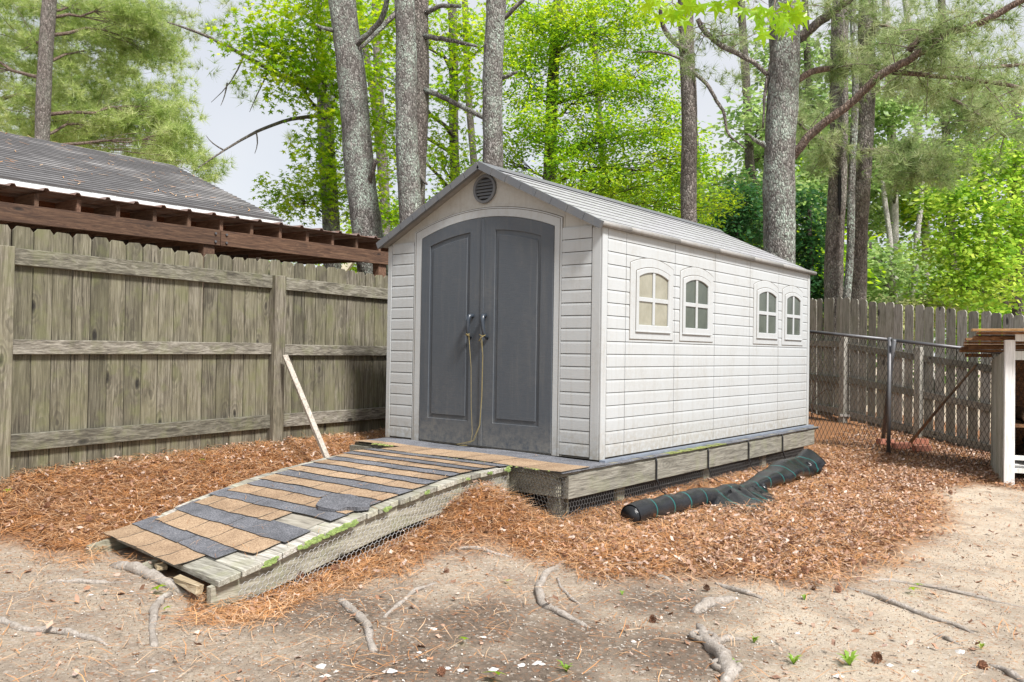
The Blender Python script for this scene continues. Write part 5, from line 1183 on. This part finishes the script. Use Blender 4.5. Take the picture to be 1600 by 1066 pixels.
def lay(x, y, TV, TF, size, lift, tilt, name, mt, k, label=None, cat=None):
    n_ = len(x); th = rng.uniform(0, 2*math.pi, n_); tip = np.stack([np.cos(th), np.sin(th), rng.normal(size=n_)*tilt], 1)
    nrm = np.stack([rng.normal(size=n_)*tilt, rng.normal(size=n_)*tilt, np.ones(n_)], 1)
    P = np.stack([x, y, hz(x, y)+rng.random(n_)**1.5*lift+.003], 1); V1, F1 = scatter(TV, TF, P, frames(n_, nrm, tip), size*rng.uniform(.6, 1.25, n_))
    o = soup(name, V1, F1, mt, k=k); return tag(o, label, cat, kind='stuff')
w_ = .0016/.15
NT = np.array([[-w_, 0, 0], [w_, 0, 0], [w_+.05, .5, .05], [-w_+.05, .5, .05], [w_*.6, 1, .0], [-w_*.6, 1, .0]]); NF = np.array([[0, 1, 2, 3], [3, 2, 4, 5]])
def dens(s_, x, y, dc): return np.clip(.03+.97*smooth((s_+.12)/.35), 0, 1)*np.where(x > 3.6, .45, 1)*np.where(dc > 9, .55, 1)
x, y = litter(640000, dens)
print('needles', len(x))
lay(x, y, NT, NF, .12, .045, .16, 'pine_straw', M['needle'], 4, 'thick orange brown pine straw around the ramp and shed', 'pine straw')
CL = np.array([[0, -.6, 0], [.22, -.2, .22], [.34, .3, .02], [.05, .6, .26], [-.2, .15, .04], [-.34, -.15, .2]]); CF = np.array([[0, 1, 2], [0, 2, 3], [0, 3, 4], [0, 4, 5]])
def dl(s_, x, y, dc): return np.clip(.012+smooth((s_+.05)/.4)*(.36+.72*smooth((x-2.4)/.6)), 0, 1)*.95
x, y = litter(135000, dl); print('leaves', len(x))
lay(x, y, CL, CF, .034, .055, .5, 'leaf_litter', M['deadleaf'], 3, 'dry curled brown and grey leaves mixed through the pine straw', 'leaf litter')
def rock_t(seed):
    r = np.random.default_rng(seed); V = [(0, 0, .5)]+[(.5*math.cos(a)*r.uniform(.7, 1.1), .5*math.sin(a)*r.uniform(.6, 1), r.uniform(.05, .25)) for a in np.arange(6)*1.047]+[(0, 0, -.2)]
    F = [(0, 1+i, 1+(i+1) % 6) for i in range(6)]+[(7, 1+(i+1) % 6, 1+i) for i in range(6)]; return np.array(V), np.array(F)
RT = rock_t(1)
x, y = litter(15000, lambda s_, x, y, dc: np.clip(1-smooth((s_+.1)/.3), 0, 1)*np.where(rng.random(len(x)) < .35+.5*(x > 3.5), .9, .2), yr=(-5.2, 6))
lay(x, y, *RT, .011, .0, .2, 'gravel', M['gravel'], 3, 'small pale gravel scattered over the bare soil', 'gravel')
x, y = litter(36000, lambda s_, x, y, dc: np.clip(1-smooth((s_-.1)/.3), 0, 1)*(dc < 7), yr=(-5.2, 3))
lay(x, y, *RT, .0075, .0, .3, 'soil_crumbs', M['crumb'], 3, 'dark crumbs of soil and bark scattered on the bare ground', 'soil crumbs')
x, y = litter(20000, lambda s_, x, y, dc: np.clip(1-smooth((s_+.2)/.3), 0, 1)*.22*(.4+.9*np.exp(s_*1.5))*(dc < 8), yr=(-5.2, 5))
lay(x, y, NT, NF, .055, .004, .05, 'stray_needles', M['needle'], 4, 'stray pine needles lying on the bare soil', 'pine needles')
x, y = litter(2000, lambda s_, x, y, dc: np.clip(1-smooth((s_+.2)/.3), 0, 1)*.3, yr=(-5.2, 5))
lay(x, y, CL, CF, .035, .004, .2, 'stray_leaves', M['deadleaf'], 3, 'stray bits of dead leaf on the bare soil', 'dead leaves')
# needles lying on ramp and porch
N = 240; xx = rng.uniform(RX0, RX1, N); yy = rng.uniform(-3.0, .0-.1, N); xx = np.where(yy > -.7, rng.uniform(.1, 2.5, N), xx)
zz = np.array([rampz(a, b)+.014 if b < -.71 else .004 for a, b in zip(xx, yy)]); th = rng.uniform(0, 6.28, N)
slp = np.array([-(rampz(a, b)-rampz(a, b+.02))/.02 if b < -.73 else 0 for a, b in zip(xx, yy)]); tip = np.stack([np.cos(th), np.sin(th), np.sin(th)*slp], 1)
V1, F1 = scatter(NT, NF, np.stack([xx, yy, zz], 1), frames(N, np.tile([0, 0, 1.], (N, 1)), tip), rng.uniform(.03, .11, N))
tag(soup('ramp_needles', V1, F1, M['needle'], k=4), 'pine needles fallen on the shingled ramp and porch', 'pine needles', kind='stuff')
# pine cones
def cone_mesh():
    mb = MB()
    for k in range(42):
        t = k/42; a = k*2.4; r = .024*math.sin(math.pi*(.12+.85*t))**.8; z = .004+.05*t; c = np.array([r*.45*math.cos(a), r*.45*math.sin(a), z])
        d = np.array([math.cos(a), math.sin(a), .35]); s_ = np.array([-math.sin(a), math.cos(a), 0])
        mb.add([c+s_*.004, c-s_*.004, c+d*r-s_*.007, c+d*r*1.12+np.array([0, 0, .004]), c+d*r+s_*.007], [(0, 1, 2, 3, 4)])
    me = bpy.data.meshes.new('pine_cone'); me.from_pydata(mb.v, [], mb.f); me.materials.append(M['cone']); return me
cm_ = cone_mesh()
CP = [(70, 1.0)]
cpx = [(30, 775), (75, 800), (110, 765), (152, 790), (205, 760), (262, 745), (140, 820), (330, 745), (60, 835), (235, 812), (380, 720), (300, 722), (100, 740), (20, 812), (270, 842), (465, 905), (530, 898), (508, 915), (760, 820), (700, 895), (640, 870), (840, 800), (905, 835), (960, 860), (1030, 835), (1075, 850), (1120, 835), (1165, 890), (1185, 900), (1210, 870), (1240, 862), (1280, 842), (1285, 885), (1330, 890), (1345, 888), (1250, 900), (1290, 815), (1340, 800), (1385, 790), (1410, 770), (1350, 752), (1300, 770), (1440, 745), (1390, 735), (1500, 735), (1430, 820), (1380, 842), (1345, 830), (1275, 922), (1305, 925), (1375, 1035), (1525, 1045), (690, 1055), (1028, 972), (1458, 800), (1480, 775), (1350, 715), (1320, 730), (1290, 750), (880, 875), (1100, 925), (1545, 745)]
for px, py in cpx:
    p = ong(px+rng.uniform(-4, 4), py); o = place('pine_cone', cm_, (p[0], p[1], p[2]+.012+.02*(straw_sd(p[0], p[1]) > 0)), None, (rng.uniform(.9, 1.9), rng.uniform(-.3, .3), rng.uniform(0, 6))); s_ = rng.uniform(.5, .8); o.scale = (s_,)*3
    onst = straw_sd(p[0], p[1]) > .05
    lb, gp = (('pine cone lying in the straw between the fence and the ramp', 'pine cones left of the ramp') if px < 500 and onst else ('pine cone in the straw bed right of the ramp', 'pine cones in the straw right of the ramp') if onst else ('pine cone on the pale sand at the right', 'pine cones on the sand') if px > 1200 else ('pine cone lying on the bare soil edge in the foreground', 'pine cones on the soil'))
    tag(o, lb, 'pine cone', gp)
# stones
spx = [(610, 1050, .06), (655, 1020, .03), (700, 1045, .03), (770, 1048, .055), (720, 1048, .035), (815, 1040, .04), (840, 1038, .055), (848, 1038, .03), (755, 996, .03), (678, 983, .035), (663, 1032, .03), (500, 1042, .045), (510, 1058, .05), (525, 1050, .03), (238, 1050, .04), (415, 940, .04), (1130, 950, .03), (1150, 935, .03), (205, 925, .03), (142, 930, .03), (990, 1003, .03), (1245, 990, .03), (930, 912, .03), (560, 860, .03), (95, 745, .04), (1390, 1040, .04), (1430, 1050, .04), (1500, 1020, .05), (1310, 1058, .05)]
for i, (px, py, s_) in enumerate(spx):
    V_, F_ = rock_t(i+5); me = bpy.data.meshes.new('stone'); me.from_pydata(V_.tolist(), [], F_.tolist()); me.materials.append(M['stone'])
    p = ong(px, py); o = place('stone', me, (p[0], p[1], p[2]-.002), None, (rng.uniform(-.2, .2), rng.uniform(-.2, .2), rng.uniform(0, 6))); o.scale = (s_*1.2, s_, s_*.6)
    a_ = 'in the bottom left' if px < 480 else 'in the pebble cluster left of bottom centre' if px < 590 else 'in the pebble row at bottom centre' if px < 860 and py > 1010 else 'on the dark soil patch in the middle' if px < 1100 else 'near the knotted root' if px < 1300 else 'in the gravel at the lower right'
    tag(o, 'small white stone '+a_, 'stone', 'white stones '+a_)
# roots
ROOTS = [([(178, 884), (215, 893), (250, 912), (300, 934)], [8, 10, 9, 5], 'thick gnarled grey root at the foot of the ramp'),
 ([(70, 912), (100, 909), (140, 912), (205, 908)], [2, 4, 4, 2], 'thin grey root left of the thick gnarled one'),
 ([(264, 928), (245, 945), (238, 965), (240, 1012)], [5, 6, 7, 5], 'upright grey root with a knot, below the thick gnarled one'),
 ([(-10, 968), (30, 985), (100, 990), (140, 998), (168, 1008)], [5, 6, 6, 5, 3], 'long grey root at the lower left edge'),
 ([(530, 940), (555, 960), (575, 983), (583, 1018)], [6, 7, 7, 6], 'curved grey root arching down below the ramp side'),
 ([(882, 876), (855, 895), (840, 918), (844, 945), (875, 960), (925, 982)], [4, 5, 6, 7, 6, 3], 'long S-shaped pale root in the middle of the soil'),
 ([(950, 883), (1000, 888), (1048, 908)], [3, 5, 4], 'pale root along the straw edge right of the S-shaped root'),
 ([(1085, 958), (1110, 946), (1148, 936)], [7, 9, 5], 'stubby weathered root crossing the soil above the knotted root'),
 ([(1118, 912), (1150, 925), (1205, 942)], [3, 5, 2], 'slender split root pointing right, above the stubby one'),
 ([(1092, 975), (1100, 1000), (1118, 1020), (1140, 1045), (1135, 1075)], [5, 9, 11, 13, 9], 'knotted looping root at the bottom of the soil'),
 ([(1108, 1005), (1135, 1003), (1165, 998)], [6, 6, 3], 'short side root growing right from the knotted root'),
 ([(1325, 918), (1380, 938), (1450, 965), (1522, 990)], [3, 5, 5, 3], 'long dark root running diagonally over the pale sand'),
 ([(1358, 908), (1400, 908), (1500, 928), (1610, 952)], [2, 3, 3, 3], 'thin long root lying nearer the straw on the pale sand'),
 ([(1548, 1038), (1575, 1052), (1615, 1075)], [3, 5, 6], 'grey root at the lower right corner'),
 ([(712, 857), (755, 860), (800, 872)], [2, 4, 2], 'short dark stick at the straw edge below the mound'),
 ([(600, 965), (640, 930), (680, 910)], [3, 4, 2], 'half buried straight root pointing up to the mound'),
 ([(905, 892), (935, 898), (968, 912)], [2, 3, 2], 'short thin root right of the S-shaped root top'),
 ([(320, 952), (335, 960), (350, 974)], [2, 4, 3], 'small root stub at the bottom end of the ramp'),
 ([(870, 905), (885, 930), (905, 945)], [2, 3, 2], 'thin brown rootlet inside the bend of the S-shaped root'),
 ([(1460, 990), (1480, 1000), (1500, 1008)], [3, 4, 2], 'short pale root under the long dark diagonal one')]
for pts, rs, lb in ROOTS:
    W3 = [ong(*p) for p in pts]; P = []; R = []
    for i in range(len(W3)-1):
        for t in np.linspace(0, 1, 9)[:-1]: P.append(W3[i]*(1-t)+W3[i+1]*t); R.append(rs[i]*(1-t)+rs[i+1]*t)
    P.append(W3[-1]); R.append(rs[-1]); P = np.array(P)
    for _ in range(8): P[1:-1] = (P[:-2]+2*P[1:-1]+P[2:])/4
    dd_ = (P-CAM)@CD; R = np.array(R)*.98*dd_/FPX; n_ = len(P); ph = rng.uniform(0, 6)
    P[:, 0] += .006*np.sin(np.arange(n_)*.8+ph); e = np.sin(np.linspace(0, math.pi, n_))**.5
    P[:, 2] = hz(P[:, 0], P[:, 1])+R*(.85*e-.38)+.004*np.sin(np.arange(n_)*.5+ph)
    R = R*(1+.13*np.sin(np.arange(n_)*1.1+ph)+.08*rng.normal(size=n_)); mb = MB().tube(P, R, 10, wf=.09)
    if 'knotted' in lb and 'looping' in lb:
        for c_, a_ in ((P[8], .0), (P[24], 1.)):
            mb.tube([c_+np.array([.055*math.cos(t), .05*math.sin(t), .004]) for t in np.linspace(0, 2*math.pi, 14)], .014, 7, wf=.1)
    tag(mb.build('tree_root', M['root'], None, True, recalc=False), lb, 'root', 'exposed roots')
# weeds and fallen green leaves
def weed(px, py, n_, L, lb, kind='weed'):
    p = ong(px, py); mb = MB()
    for k in range(n_):
        a = rng.uniform(0, 6.28); l = L*rng.uniform(.6, 1.1); d = np.array([math.cos(a), math.sin(a), 0])*rng.uniform(.35, .8); s_ = np.array([-math.sin(a), math.cos(a), 0])*l*.09
        m1 = p+d*l*.5+np.array([0, 0, l*.5]); e_ = p+d*l+np.array([0, 0, l*.55]); mb.add([p-s_*.4, p+s_*.4, m1+s_, e_, m1-s_], [(0, 1, 2, 3, 4)])
    tag(mb.build('weed', M['weed'], None), lb, 'weed', 'green weeds in the soil')
weed(1257, 938, 9, .06, 'small weed on the sand right of the straw bed tip'); weed(1178, 1005, 10, .06, 'bright weed at the end of the knotted root side root'); weed(1240, 1038, 14, .07, 'grassy weed in the gravel, left of the tallest weed')
weed(1327, 1040, 14, .09, 'tallest grassy weed among the gravel'); weed(1148, 1040, 10, .05, 'bright weed right beside the knotted root'); weed(885, 1050, 12, .07, 'weed with upright leaves at the bottom centre')
weed(950, 885, 6, .05, 'tiny weed at the straw edge by the pale root'); weed(972, 930, 6, .04, 'tiny weed in the middle soil'); weed(1533, 1015, 8, .06, 'small weed on the sand at lower right')
for px, py, s_, lb in ((235, 932, .11, 'large green star leaf lying beside the thick gnarled root'), (255, 958, .06, 'yellow green leaf by the knot of the upright root'), (798, 915, .06, 'small yellow green leaf on the middle soil'), (732, 1010, .06, 'green leaf beside the white stones'), (790, 1063, .12, 'pale green leaf cut by the bottom edge'), (430, 918, .05, 'green leaf on the straw beside the ramp'), (320, 722, .07, 'bright green leaf on the straw near the fence'), (375, 743, .06, 'yellow leaf on the straw left of the ramp'), (1440, 922, .07, 'yellow green leaf on the pale sand'), (1415, 927, .08, 'bluish green leaf on the pale sand'), (5, 775, .07, 'green leaf on the straw at the left edge')):
    p = ong(px, py); o = place('fallen_leaf', mbm, (p[0], p[1], p[2]+.03), None, (rng.uniform(-.25, .25), rng.uniform(-.25, .25), rng.uniform(0, 6.28))); o.scale = (s_,)*3; tag(o, lb, 'leaf', 'fallen green leaves')
print('tris', sum(len(o.data.polygons) for o in bpy.data.objects if o.type == 'MESH'), 'objs', len(bpy.data.objects))
